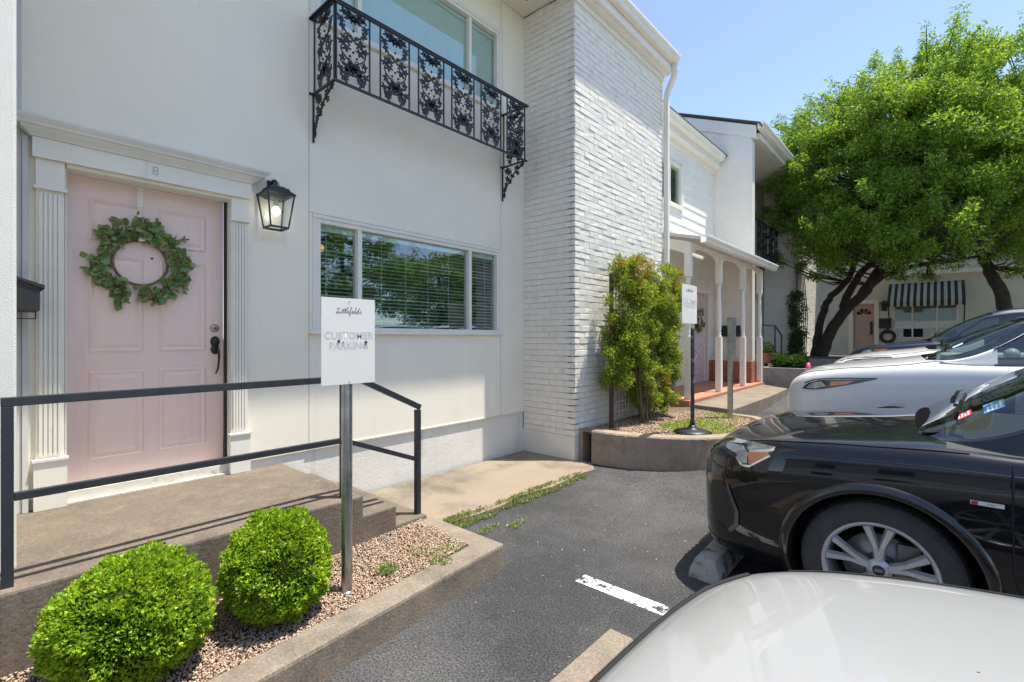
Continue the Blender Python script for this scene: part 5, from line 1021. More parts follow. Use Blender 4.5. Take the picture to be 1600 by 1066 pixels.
c = aty(1196, 553, 12.9); q = thing('flower_pot', 'square terracotta pot with dark plants on the small stoop beside the last porch post', 'pot', (c.x, 12.9, .93))
mb = MB(); mb.lathe([(0, .935), (.20, .935), (.24, 1.14), (.255, 1.14), (.255, 1.19), (.22, 1.19), (.21, 1.13), (0, 1.13)], (c.x, 12.9, 0), 4, smooth=False); mb.build('pot_body', TERRA, q)
P, T, L, W = blob_cloud([(c.x, 12.9, 1.22, .2)], 700, .07, .4, up=.8); P = P[:]; leaves('leaves', P, T, L, W, HEDGE, q)
# traffic cone (pink) near the planter box
cn = aty(1263, 592, 12.0); gzc = gz(12.0)
q = thing('traffic_cone', 'small pink and white traffic cone between the planter box and the white cars', 'cone', (cn.x, 12.0, gzc))
zt4 = aty(1263, 567, 12.0).z; hh = zt4 - gzc; mb = MB(); mb.box((cn.x - .16, 11.84, gzc), (cn.x + .16, 12.16, gzc + .03))
mb.lathe([(.12, gzc + .03), (.12 - .08 * .45, gzc + hh * .5)], (cn.x, 12.0, 0), 16); mb.lathe([(.084, gzc + hh * .5), (.052, gzc + hh * .8)], (cn.x, 12.0, 0), 16, mi=1); mb.lathe([(.052, gzc + hh * .8), (.03, gzc + hh), (0, gzc + hh)], (cn.x, 12.0, 0), 16)
mb.build('cone_body', [mat('pink_plastic', (.75, .08, .20), .4), mat('cone_white', (.75, .75, .75), .4)], q)
# raised bed under the trees, climber column on the far bay corner
mb = MB(); mb.box((-3.28, 15.3, .3), (1.5, 18.6, .98)); q = thing('raised_bed', 'low grey concrete bed wall under the leaning tree trunks', 'planter', (-1, 17, .5)); 
mb.build('bed_wall', CONCG, q, bevel=.01)
mb = MB(); mb.box((-3.15, 15.45, .9815), (1.38, 18.45, .99)); mb.build('soil_top', SOIL, q)
fc = thing('climbing_vine', 'dark narrow climber column on the corner of the far white brick bay', 'climber', (-3.1, 16.2, .98))
cs = [(-3.2 + rd.uniform(-.1, .16), 16.3 + rd.uniform(-.25, .1), rd.uniform(1.0, 2.9), rd.uniform(.1, .2)) for _ in range(46)]
P, T, L, W = blob_cloud(cs, 6000, .06, .4); leaves('foliage', P, T, L, W, HEDGE, fc)
mb = MB()
for i in range(7): mb.tube([(-3.2 + .04 * i, 16.28, 1.0), (-3.22 + .05 * i, 16.3, 2.2), (-3.2 + .03 * i, 16.3, 3.6)], .012, 5)
mb.build('stems', BARK, fc, fixn=False)
# ============================================================= CARS (all nose in, towards the buildings, nose to -X)
def paint(name, col, rough=.22, coat=1.0, metal=0.0, fl=0.0):
    return mat(name, col, rough, metal=metal, coat=coat, spec=.5)
P_BLACK = mat('black_car_paint', (.004, .005, .007), .35, coat=1.0, spec=.12); P_WHITE = paint('white_car_paint', (.72, .715, .70), .35); P_PEARL = paint('pearl_car_paint', (.33, .33, .32), .35); P_PEARL2 = paint('warm_white_car_paint', (.70, .69, .67), .35); P_NAVY = mat('navy_car_paint', (.010, .018, .045), .35, coat=1.0, spec=.2)
GAP = mat('panel_gap', (.008, .008, .008), .8); CLAD = mat('glossy_cladding', (.010, .010, .011), .22, coat=.5); INTER = mat('car_interior', (.05, .048, .045), .8)
LAMPIN = mat('lamp_chrome', (.55, .58, .60), .18, metal=.9); LAMPD = mat('lamp_dark', (.03, .03, .035), .3)
def pchip(xs, ys, q):
    xs, ys, q = np.asarray(xs, float), np.asarray(ys, float), np.asarray(q, float); h = np.diff(xs); d = np.diff(ys) / h; m = np.zeros(len(xs)); m[0], m[-1] = d[0], d[-1]
    for i in range(1, len(xs) - 1): m[i] = 0 if d[i - 1] * d[i] <= 0 else 2 * d[i - 1] * d[i] / (d[i - 1] + d[i])
    i = np.clip(np.searchsorted(xs, q) - 1, 0, len(xs) - 2); t = (q - xs[i]) / h[i]
    return ys[i] * (1 + 2 * t) * (1 - t) ** 2 + m[i] * h[i] * t * (1 - t) ** 2 + ys[i + 1] * t * t * (3 - 2 * t) + m[i + 1] * h[i] * t * t * (t - 1)
def cr_curve(pts, m):
    out = []; n = len(pts)
    for i in range(n - 1):
        a, b, c, d = (np.array(pts[max(i - 1, 0)]), np.array(pts[i]), np.array(pts[i + 1]), np.array(pts[min(i + 2, n - 1)]))
        for j in range(m):
            t = j / m; out.append(.5 * ((2 * b) + (c - a) * t + (2 * a - 5 * b + 4 * c - d) * t * t + (3 * b - a - 3 * c + d) * t ** 3))
    out.append(np.array(pts[-1])); return out
SUV = dict(L=4.48,
 low=[(0, .50, .36, .60, .66), (.02, .62, .30, .70, .76), (.06, .72, .25, .775, .845), (.13, .80, .215, .83, .905), (.24, .862, .20, .875, .945), (.40, .90, .20, .91, .975), (.65, .922, .20, .945, 1.01), (.95, .93, .20, .97, 1.045), (1.2, .93, .20, .985, 1.075), (1.32, .93, .20, .99, 1.06), (1.5, .93, .20, .995, 1.03), (2.5, .935, .20, 1.01, 1.04), (3.5, .93, .20, 1.03, 1.06), (4.0, .91, .22, 1.04, 1.06), (4.3, .85, .28, 1.0, 1.04), (4.42, .76, .34, .92, .98), (4.48, .62, .42, .80, .86)],
 up=[(1.13, .66, .60, 1.045, 1.06), (1.22, .74, .68, 1.03, 1.115), (1.45, .80, .73, 1.015, 1.265), (1.75, .825, .705, 1.01, 1.44), (2.0, .835, .67, 1.01, 1.545), (2.25, .84, .63, 1.01, 1.59), (2.9, .84, .62, 1.02, 1.605), (3.5, .83, .61, 1.04, 1.57), (3.9, .80, .60, 1.05, 1.50), (4.12, .77, .60, 1.05, 1.32), (4.32, .73, .62, 1.03, 1.06)],
 ws=(1.16, 1.98), side=(1.60, 3.85), pil=((2.52, 2.62), (3.35, 3.43)), rear=(3.93, 4.28))
def loft(sts, secf, m=6):
    G = []
    for s in sts:
        h = cr_curve(secf(s), m); G.append([(s[0], y, z) for y, z in h])
    return G
ALLOYB = mat('bright_alloy', (.52, .53, .54), .32, metal=.45)
def car(name, label, X0, YC, spec, P, wheel=.36, axles=(.95, 3.62), clad=None, cat='car', grille=True, detail=2, hood_line=None, zg=None, rim=ALLOYB):
    zg = gz(YC) if zg is None else zg; q = thing(name, label, cat, (X0, YC, zg)); q['category'] = cat
    W3 = lambda u, y, z: (X0 + u, YC + y, zg + z)
    low = spec['low']; us = np.array([r[0] for r in low]); L = spec['L']
    uu = sorted(set(np.round(np.concatenate([(np.linspace(0, 1, 14) ** 1.8) * .3, np.arange(.36, L - .3, .055), L - (np.linspace(0, 1, 10) ** 1.8) * .28]), 4)))
    cols = [pchip(us, [r[k] for r in low], uu) for k in range(1, 5)]
    sts = [(u, *(c[i] for c in cols)) for i, u in enumerate(uu)]
    def sec(s):
        u, w_, zb, zs, zt = s; f = min(1, u / .35); sh = spec.get('sh', .945)
        return [(0, zb), (w_ * .80, zb), (w_ * (.96 - .02 * f), zb + .05), (w_ * .985, zb + .38 * (zs - zb)), (w_ * .998, zb + .66 * (zs - zb)), (w_ * .985, zb + .86 * (zs - zb)), (w_ * sh, zs), (w_ * .83, zs + .52 * (zt - zs)), (w_ * .45, zs + .88 * (zt - zs)), (0, zt)]
    G = loft(sts, sec, 5); nj = len(G[0]); mb = MB(); vs = []; N = nj * 2 - 2
    for row in G: vs += [W3(*p) for p in row] + [W3(p[0], -p[1], p[2]) for p in row[-2:0:-1]]
    ni = len(G); fs = [(i * N + j, i * N + (j + 1) % N, (i + 1) * N + (j + 1) % N, (i + 1) * N + j) for i in range(ni - 1) for j in range(N)]
    mb.add(vs, fs + [tuple(range(N))[::-1], tuple(range((ni - 1) * N, ni * N))], 0, True)
    deck = spec['up'][0][0] + .10
    for k, f in enumerate(mb.f[:-2]):
        i, j = divmod(k, N); jj = min(j, N - 1 - j)
        if uu[i] > deck and uu[i] < spec['up'][-1][0] - .08 and jj >= nj - 13: mb.mi[k] = 1
    body = mb.build('body', [P, INTER], q); BV = BVHTree.FromObject(body, bpy.context.evaluated_depsgraph_get()) if False else BVHTree.FromPolygons([Vector(v) for v in mb.v], mb.f)
    # wheel wells
    cut = MB()
    for ax in axles:
        for s in (-1, 1):
            r = wheel + .055; prof = [(0, s * .62), (r, s * .62), (r, s * 1.2), (0, s * 1.2)]
            c2 = MB(); n = 40; ring = []
            for yy in (.60, 1.2):
                for t in range(n): a = 2 * math.pi * t / n; ring.append(W3(ax + r * math.cos(a), s * yy, wheel + r * math.sin(a)))
            cut.add(ring, [tuple(range(n)), tuple(range(2 * n - 1, n - 1, -1))] + [(i, n + i, n + (i + 1) % n, (i + 1) % n) for i in range(n)])
    co = cut.build('cutter', GAP); md = body.modifiers.new('b', 'BOOLEAN'); md.object = co; md.operation = 'DIFFERENCE'; md.solver = 'EXACT'
    dg = bpy.context.evaluated_depsgraph_get(); me = bpy.data.meshes.new_from_object(body.evaluated_get(dg)); body.modifiers.clear(); body.data = me
    bpy.data.objects.remove(co)
    if len(me.materials) < 3: me.materials.append(GAP)
    for p in me.polygons:      # well interiors are black
        c = p.center; 
        for ax in axles:
            d = math.hypot(c.x - ax, c.z - wheel)
            if d < wheel + .0545 and abs(c.y) > .55 or (abs(d - wheel - .055) < .004 and abs(c.y) > .58 and abs(p.normal.y) < .5): p.material_index = len(me.materials) - 1; p.use_smooth = False
            if abs(abs(c.y) - .60) < .01 and d < wheel + .06: p.material_index = len(me.materials) - 1
    # greenhouse
    up = spec['up']; ub = [r[0] for r in up]; brk = [*spec['ws'], *spec['side'], *[x for pr in spec['pil'] for x in pr], *spec['rear']]
    uu2 = sorted(set(np.round(np.concatenate([np.arange(ub[0], ub[-1], .05), [ub[-1]], brk]), 4))); uu2 = [u for i, u in enumerate(uu2) if i == 0 or u - uu2[i - 1] > .008 or u in brk]
    cc = [pchip(ub, [r[k] for r in up], uu2) for k in range(1, 5)]; st2 = [(u, *(c[i] for c in cc)) for i, u in enumerate(uu2)]
    def sec2(s):
        u, wb, wt, zb, zr = s; h = max(.01, zr - zb); cr = min(.035, .25 * h); f = min(1, max(0, (u - spec['ws'][0]) / .72)) ** 1.15; g = 1 - f
        z4 = (zb + .14 * h) * g + (zr - cr * 2.0 if h > .1 else zb + h * .6) * f; y4 = (wb - .035) * g + wt * .985 * f
        return [(wb, zb - .03), (wb, zb), (wb - .40 * (wb - wt) * f - .004, zb + .42 * h * f + .02 * h * g), (wb - .80 * (wb - wt) * f - .008, zb + .78 * h * f + .05 * h * g), (y4, z4), (wt * .86, zr - cr * .75), (wt * .45, zr - cr * .18), (0, zr)]
    G2 = loft(st2, sec2, 5); n2 = len(G2[0]); parts = {'roof_shell': MB(), 'windshield': MB(), 'rear_window': MB(), 'side_window': MB(), 'side_window2': MB()}
    for s in (1, -1):
        for i in range(len(G2) - 1):
            um = (uu2[i] + uu2[i + 1]) / 2
            for j in range(n2 - 1):
                key = 'roof_shell'
                if spec['ws'][0] < um < spec['ws'][1] and j >= 20: key = 'windshield'
                elif spec['rear'][0] < um < spec['rear'][1] and j >= 22: key = 'rear_window'
                elif spec['side'][0] < um < spec['side'][1] and 6 <= j < 16 and not any(a < um < b for a, b in spec['pil']): key = 'side_window' if s < 0 else 'side_window2'
                p = [G2[i][j], G2[i][j + 1], G2[i + 1][j + 1], G2[i + 1][j]]; v = [W3(a, s * b, c) for a, b, c in p]
                parts[key].add(v, [(0, 1, 2, 3)] if s > 0 else [(3, 2, 1, 0)], 0, True)
    for k, m_ in parts.items():
        if not m_.f: continue
        o = m_.build('side_window' if k == 'side_window2' else k, P if k == 'roof_shell' else CARGLASS, q)
        bm = bmesh.new(); bm.from_mesh(o.data); bmesh.ops.remove_doubles(bm, verts=bm.verts, dist=.0005); bmesh.ops.recalc_face_normals(bm, faces=bm.faces); bm.to_mesh(o.data); bm.free()
    # black seal lines round the side glass + cowl
    for s in (-1, 1):
        mb = MB()
        for j in (6, 16): 
            pth = [W3(G2[i][j][0], s * (G2[i][j][1] + .001), G2[i][j][2]) for i in range(len(G2)) if spec['side'][0] - .02 <= uu2[i] <= spec['side'][1] + .02]
            mb.tube(pth, .007, 5)
        mb.bar(pth[-1], W3(G2[-9][6][0], s * G2[-9][6][1], G2[-9][6][2]), .006, .006)
        mb.build('window_trim', CLAD, q)
    # projection helpers
    def hit(o_, d_, off=.003):
        h = BV.ray_cast(Vector(o_), Vector(d_).normalized()); return None if h[0] is None else h[0] + h[1].normalized() * (off if h[1].dot(Vector(d_)) < 0 else -off)
    def down(u, y, off=.002): return hit(W3(u, y, 3), (0, 0, -1), off)
    def sidep(u, z, s=-1, off=.002): return hit(W3(u, s * 3, z), (0, -s, 0), off)
    def front(y, z, off=.002): return hit(W3(-2, y, z), (1, 0, 0), off)
    def patch(name, poly, f, m, parent=q, grid=.03, off=None, th_=0):
        pts = [Vector(p) for p in poly]; dense = []
        for i, p in enumerate(pts):
            n_ = pts[(i + 1) % len(pts)]; k = max(1, int((n_ - p).length / grid)); dense += [p.lerp(n_, t / k) for t in range(k)]
        nb = len(dense); xs = [p.x for p in pts]; zs = [p.y for p in pts]; ex = []
        for a in np.arange(min(xs), max(xs), grid):
            for b in np.arange(min(zs), max(zs), grid):
                if inpoly(np.array([a]), np.array([b]), [(p.x, p.y) for p in pts])[0] and min((Vector((a, b)) - d).length for d in dense) > grid * .5: ex.append(Vector((a, b)))
        v2, e2_, f2_, *_ = delaunay_2d_cdt([Vector((p.x, p.y)) for p in dense + ex], [(i, (i + 1) % nb) for i in range(nb)], [], 1, 1e-5)
        v3 = [f(p.x, p.y) for p in v2]; ok = [p is not None for p in v3]; v3 = [p if p is not None else Vector((0, 0, 0)) for p in v3]
        fs_ = [t for t in f2_ if all(ok[i] for i in t)]; mb = MB(); mb.add(v3, [tuple(t) for t in fs_], 0, True); o = mb.build(name, m, parent, fixn=False)
        me_ = o.data; bm = bmesh.new(); bm.from_mesh(me_); bmesh.ops.recalc_face_normals(bm, faces=bm.faces); bm.to_mesh(me_); bm.free(); return o
    def line(name, pts, f, r=.003, m=GAP, parent=q, mbx=None):
        pp = []
        for (a, b), (c, d) in zip(pts[:-1], pts[1:]):
            k = max(1, int(math.hypot(c - a, d - b) / .03)); pp += [f(a + (c - a) * t / k, b + (d - b) * t / k) for t in range(k)]
        pp.append(f(*pts[-1])); pp = [p for p in pp if p is not None]
        if len(pp) > 1:
            mb = mbx or MB(); mb.tube(pp, r, 5)
            if mbx is None: mb.build(name, m, parent)
    # wheels
    mats_ = None
    def make_wheel(ax, s):
        yo = .925 * spec['low'][8][1] / .93; y1 = s * (yo - .045); y0 = s * (yo - .235); c = W3(ax, 0, wheel); ww = MB(); R = wheel
        th = thing('wheel', None, None); th.parent = q; th.location = Vector(W3(ax, s * (yo - .1), wheel)) - wloc(q)
        tp = [(.245, 0), (.255, -.002), (R - .055, .003), (R - .022, -.004), (R - .004, -.022), (R, -.045), (R, -.175), (R - .004, -.2), (R - .03, -.225), (.25, -.225), (.235, -.2), (.235, -.02), (.245, 0)]
        mb = MB(); mb.lathe([(r, y1 + s * h) for r, h in tp], W3(ax, 0, wheel), 56, 'y'); 
        # tread blocks
        for row, (h0, h1) in enumerate(((-.062, -.012), (-.108, -.072), (-.154, -.118), (-.205, -.164))):
            n = 68 if row in (0, 3) else 60
            for k in range(n):
                a = 2 * math.pi * k / n; da = 2 * math.pi / n * .38; v = []
                for rr in (R - .006, R + .005):
                    for (t, h) in ((a - da, h0), (a + da, h0), (a + da + .01, h1), (a - da + .01, h1)):
                        r2 = rr - (.014 if (row == 0 and h == h1) or (row == 3 and h == h0) else 0); v.append(W3(ax + r2 * math.cos(t), y1 + s * h, wheel + r2 * math.sin(t)))
                mb.add(v, [(4, 5, 6, 7), (0, 1, 5, 4), (1, 2, 6, 5), (2, 3, 7, 6), (3, 0, 4, 7)])
        mb.build('tyre', RUBBER, th)
        mb = MB(); mb.lathe([(.232, y1 - s * .20), (.232, y1 - s * .02), (.246, y1 - s * .006), (.25, y1 + s * .001), (.243, y1 + s * .004), (.228, y1 - s * .012), (.222, y1 - s * .035), (.218, y1 - s * .2)], W3(ax, 0, wheel), 48, 'y')
        for k in range(5):
            a0 = math.pi / 2 + k * 2 * math.pi / 5 + (.0)
            for e in (-.155, .155):
                v = []
                for (r, dw, dh) in ((.045, .022, .030), (.12, .017, .024), (.228, .024, .006)):
                    t = a0 + e * (r / .228) ** .9 * 1.45; tx, tz = -math.sin(t), math.cos(t)
                    for (sgn, hh) in ((-1, -.028), (1, -.028), (.55, 0), (-.55, 0)): v.append(W3(ax + r * math.cos(t) + tx * dw * sgn, y1 + s * (-dh + hh + .004), wheel + r * math.sin(t) + tz * dw * sgn))
                mb.add(v, [(i * 4 + j, i * 4 + (j + 1) % 4, (i + 1) * 4 + (j + 1) % 4, (i + 1) * 4 + j) for i in range(2) for j in range(4)] + [(0, 3, 2, 1), (8, 9, 10, 11)])
        mb.lathe([(.0, y1 - s * .022), (.030, y1 - s * .022), (.034, y1 - s * .026), (.055, y1 - s * .03), (.06, y1 - s * .06)], W3(ax, 0, wheel), 24, 'y'); mb.build('rim', rim, th)
        mb = MB(); mb.lathe([(0, y1 - s * .0195), (.026, y1 - s * .0195), (.028, y1 - s * .024)], W3(ax, 0, wheel), 24, 'y')
        for k in range(5): a = math.pi / 2 + (k + .5) * 2 * math.pi / 5; mb.lathe([(0, y1 - s * .034), (.011, y1 - s * .034), (.012, y1 - s * .05)], W3(ax + .052 * math.cos(a), 0, wheel + .052 * math.sin(a)), 10, 'y')
        mb.build('hub_cap', BLACKP, th)
        mb = MB(); mb.lathe([(0, y1 - s * .10), (.165, y1 - s * .10), (.17, y1 - s * .12), (0, y1 - s * .12)], W3(ax, 0, wheel), 32, 'y'); mb.lathe([(.05, y1 - s * .07), (.07, y1 - s * .10)], W3(ax, 0, wheel), 24, 'y')
        mb.cbox(W3(ax + .12, y1 - s * .10, wheel + .09), (.09, .05, .10)); mb.build('brake_disc', mat('brake_steel', (.22, .22, .22), .4, metal=.8), th)
        return th
    for ax in axles:
        for s in (-1, 1): make_wheel(ax, s)
    # interior: seats, dash, wheel
    mb = MB(); mb.box(W3(spec['ws'][0] + .18, -.70, .86), W3(spec['ws'][0] + .62, .70, 1.04)); mb.build('dashboard', INTER, q, bevel=.04)
    for s in (-.36, .36):
        mb = MB(); mb.box(W3(2.35, s - .24, .98), W3(2.5, s + .24, 1.30)); mb.box(W3(2.38, s - .13, 1.31), W3(2.48, s + .13, 1.47)); mb.build('seat', INTER, q, bevel=.04)
    mb = MB(); c = Vector(W3(1.95, -.36, 1.08)); mb.tube([c + Vector((.09 * math.sin(t * .3927), .18 * math.cos(t * .3927), .16 * math.sin(t * .3927))) for t in range(17)], .014, 6, caps=False); mb.build('steering_wheel', BLACKP, q)
    # mirrors
    for s in (-1, 1):
        mb = MB(); c = W3(spec['side'][0] + .22, s * 1.0, 1.06); mb.sphere(c, 1, 16, 10, sc=(.075, .115, .075)); mb.bar(W3(spec['side'][0] + .24, s * .84, 1.01), c, .05, .03); mb.build('mirror', P if P is not P_BLACK else CLAD, q)
    # cowl and wipers
    u0 = spec['ws'][0]
    def glasspt(u, y):      # a point just above the windscreen surface
        i = min(range(len(uu2)), key=lambda i: abs(uu2[i] - u)); row = G2[i]; zz = [p[2] for p in row if p[1] >= abs(y)] ; best = min(row, key=lambda p: abs(p[1] - abs(y)) - (p[2] * .001)); return Vector(W3(uu2[i], y, best[2] + .012))
    mb = MB(); v = []
    for k in range(25):
        y = -.66 + 1.32 * k / 24; e = (y / .74) ** 2; a, b = u0 - .06 + .06 * e, u0 + .05 + .02 * e
        pa = down(a, y, .004) or Vector(W3(a, y, 1.06)); pb = Vector((W3(b, 0, 0)[0], pa.y, pa.z + .022)); v += [pa, pb]
    mb.add(v, [(2 * i, 2 * i + 1, 2 * i + 3, 2 * i + 2) for i in range(24)]); mb.build('cowl', mat('cowl_plastic', (.008, .008, .009), 1.0, spec=0.0), q)
    mb = MB()
    for y0_, y1_ in ((-.62, -.02), (.0, .55)):
        a = glasspt(u0 + .14, y0_) + Vector((0, 0, .02)); b = glasspt(u0 + .17, y1_) + Vector((0, 0, .012)); mb.bar(a, (a + b) / 2 + Vector((0, 0, .015)), .016, .012); mb.bar((a + b) / 2 + Vector((0, 0, .015)), b, .010, .012)
        mb.bar(a + Vector((-.01, -.01, -.03)), a + Vector((0, 0, .01)), .016, .016)
    mb.build('wiper', CLAD, q, fixn=True)
    return dict(q=q, W3=W3, down=down, sidep=sidep, front=front, patch=patch, line=line, hit=hit, G2=G2, uu2=uu2, BV=BV, body=body, sts=sts)
def _u(): pass
def wheel_arch(c, ax, wheel, w=.05, m=CLAD, proud=.012):
    """flared arch lip following the body side"""
    W3 = c['W3']; n = 30
    for s in (-1, 1):
        mb = MB(); v = []
        for k in range(n + 1):
            a = math.pi * (-.13) + math.pi * 1.26 * k / n
            for r, o in ((wheel + .052, proud - .02), (wheel + .054, proud + .002), (wheel + .065, proud + .008), (wheel + .055 + w, proud * .7), (wheel + .06 + w, -.01)):
                u, z = ax + r * math.cos(a), wheel + r * math.sin(a); z = max(z, .17); p = c['sidep'](u, max(z, .24), s, 0) or Vector(W3(u, s * .9, z)); v.append(Vector((p.x, p.y + s * o, W3(0, 0, z)[2])))
        mb.add(v, [(i * 5 + j, i * 5 + j + 1, (i + 1) * 5 + j + 1, (i + 1) * 5 + j) for i in range(n) for j in range(4)], 0, True)
        mb.build('arch_trim', m, c['q'])
# ---------------- black SUV
BK = car('parked_car', 'glossy black parked car with a scuffed front corner and silver spoked wheel', -1.22, 3.97, SUV, P_BLACK, .352, (.98, 3.64), zg=0.0)
q = BK['q']; W3 = BK['W3']
for ax in (.98, 3.64): wheel_arch(BK, ax, .352)
for s in (-1, 1):
    d = Vector((.62, -s * .78, 0)).normalized(); lat = Vector((-d.y * -s, d.x * -s, 0))
    def diag(a, z, s=s, off=.004):       # a = distance along the corner, z = height
        d = Vector((.70, -s * .714, 0)).normalized(); t = Vector((.714, s * .70, 0)).normalized(); base = Vector(W3(0.02, s * .72, z)); return BK['hit'](base + t * a - d * 1.5, d, off)
    HL = [(.10, .875), (.165, .850), (.225, .835), (.290, .818), (.322, .777), (.365, .778), (.45, .862), (.455, .915), (.32, .918), (.15, .905)]
    h = BK['patch']('headlight', HL, lambda a, z, f=diag: f(a, z, off=.002), LAMPD, grid=.02); L_ = h
    BK['patch']('lamp_bowl', [(.17, .89), (.20, .862), (.28, .845), (.32, .80), (.35, .80), (.345, .86), (.30, .895)], lambda a, z, f=diag: f(a, z, off=.005), LAMPIN, h, .015)
    BK['patch']('drl_strip', [(.13, .895), (.15, .885), (.31, .905), (.36, .86), (.455, .895), (.452, .918), (.32, .920), (.15, .908)], lambda a, z, f=diag: f(a, z, off=.007), CHROME, h, .015)
    BK['patch']('drl_strip', [(.285, .822), (.322, .779), (.366, .780), (.45, .864), (.44, .87), (.362, .792), (.33, .792), (.295, .832)], lambda a, z, f=diag: f(a, z, off=.007), CHROME, h, .015)
    BK['patch']('amber_reflector', [(.345, .868), (.36, .805), (.372, .80), (.44, .868), (.436, .888)], lambda a, z, f=diag: f(a, z, off=.008), AMBER, h, .015)
    BK['patch']('lens_cover', HL, lambda a, z, f=diag: f(a, z, off=.012), LENS, h, grid=.02)
    BK['patch']('air_intake', [(.12, .64), (.20, .66), (.255, .62), (.295, .50), (.285, .42), (.24, .37), (.15, .40), (.10, .5)], lambda a, z, f=diag: f(a, z, off=.003), BLACKP, q, .02)
    BK['patch']('bumper_blade', [(.245, .65), (.262, .645), (.312, .50), (.302, .41), (.255, .355), (.235, .365), (.28, .42), (.29, .50)], lambda a, z, f=diag: f(a, z, off=.008), mat('dark_alloy', (.12, .12, .125), .35, metal=.7), q, .015)
    BK['patch']('bumper_lip', [(-.30, .30), (-.1, .29), (.20, .27), (.20, .235), (-.1, .25), (-.3, .26)], lambda a, z, f=diag: f(a, z, off=.004), CLAD, q, .03)
    BK['line']('panel_gap', [(.50, .955), (.60, .966), (.95, .975), (1.2, .985), (1.36, .985)] if False else [(.10, s * .70), (.30, s * .80), (.6, s * .845), (.95, s * .86), (1.20, s * .86), (1.32, s * .86)], BK['down'], .0035)
    BK['line']('door_gap', [(1.46, .98), (1.455, .8), (1.46, .5), (1.52, .27)], lambda u, z, s=s: BK['sidep'](u, z, s), .004)
    BK['line']('door_gap', [(2.62, 1.0), (2.62, .5), (2.55, .27)], lambda u, z, s=s: BK['sidep'](u, z, s), .004)
    BK['line']('shoulder_crease', [(.55, .90), (1.2, .93), (2.4, .95), (3.8, .97)], lambda u, z, s=s: BK['sidep'](u, z, s, -.001), .0035, P_BLACK)
BK['patch']('grille', [(-.46, .72), (.46, .72), (.54, .62), (.40, .40), (-.40, .40), (-.54, .62)], lambda y, z: BK['front'](y, z, .004), BLACKP)
mb = MB()
for i in range(-6, 7):
    a, b = BK['front'](i * .07, .70, .01), BK['front'](i * .062, .42, .01)
    if a and b: mb.bar(a, b, .012, .012)
mb.build('grille_bars', ALLOY, q)
mb = MB()      # four interlocked rings: on the grille and the wheel cap
for i in range(4):
    c = BK['front']((i - 1.5) * .062, .60, .02); mb.tube([c + Vector((0, .04 * math.cos(t * .3927), .04 * math.sin(t * .3927))) for t in range(17)], .0045, 6, caps=False)
mb.build('ring_badge', CHROME, q); mb = MB()
for i in range(4):
    yo = -.925 * 1 - 0; c = Vector(W3(.98 + (i - 1.5) * .0085, -(.925 - .045) + .0185, .352)); mb.tube([c + Vector((.0062 * math.cos(t * .524), 0, .0062 * math.sin(t * .524))) for t in range(13)], .0011, 5, caps=False)
mb.build('ring_badge', CHROME, q)
mb = MB(); p = BK['sidep'](1.375, .80, -1, 0); mb.box((p.x - .055, p.y - .005, p.z - .008), (p.x + .055, p.y + .003, p.z + .010)); o = mb.build('fender_badge', mat('badge_silver', (.62, .63, .65), .3), q)
mb = MB(); mb.box((p.x - .052, p.y - .0065, p.z - .007), (p.x - .030, p.y - .0052, p.z + .009)); mb.build('badge_red', mat('badge_red', (.6, .02, .03), .3), o)
text_mesh('S line', .013, lambda a, b: (p.x + .012 + a, p.y - .0056, p.z + .001 + b), 'badge_letters', BLACKP, o, shear=.3)
# scuffs on the front fender behind the wheel
def scuffmat():
    m = mat('paint_scuffs', (.22, .22, .23), .5); t = m.node_tree; Lk = t.links; tc = nn(t, 'ShaderNodeTexCoord'); mp = nn(t, 'ShaderNodeMapping'); mp.inputs['Rotation'].default_value = (0, R_(50), 0); mp.inputs['Scale'].default_value = (8, 8, 70)
    Lk.new(tc.outputs['Object'], mp.inputs[0]); n = nn(t, 'ShaderNodeTexNoise'); n.inputs['Scale'].default_value = 1.2; n.inputs['Detail'].default_value = 8; Lk.new(mp.outputs[0], n.inputs['Vector'])
    n2 = nn(t, 'ShaderNodeTexNoise'); n2.inputs['Scale'].default_value = 7; Lk.new(tc.outputs['Object'], n2.inputs['Vector'])
    r = nn(t, 'ShaderNodeMapRange'); r.inputs[1].default_value = .60; r.inputs[2].default_value = .68; Lk.new(n.outputs[0], r.inputs[0]); r2 = nn(t, 'ShaderNodeMapRange'); r2.inputs[1].default_value = .5; r2.inputs[2].default_value = .62; r2.inputs[4].default_value = .5; Lk.new(n2.outputs[0], r2.inputs[0])
    mu = nn(t, 'ShaderNodeMath', operation='MULTIPLY'); Lk.new(r.outputs[0], mu.inputs[0]); Lk.new(r2.outputs[0], mu.inputs[1]); tr_ = nn(t, 'ShaderNodeBsdfTransparent'); mx = nn(t, 'ShaderNodeMixShader'); Lk.new(mu.outputs[0], mx.inputs[0]); Lk.new(tr_.outputs[0], mx.inputs[1]); Lk.new(t.nodes['Principled BSDF'].outputs[0], mx.inputs[2]); Lk.new(mx.outputs[0], t.nodes['Material Output'].inputs[0]); return m
BK['patch']('paint_scuff', [(1.13, .84), (1.20, .85), (1.31, .80), (1.36, .60), (1.36, .48), (1.31, .46), (1.27, .56), (1.22, .68)], lambda u, z: BK['sidep'](u, z, -1, .002), scuffmat(), q, .03)
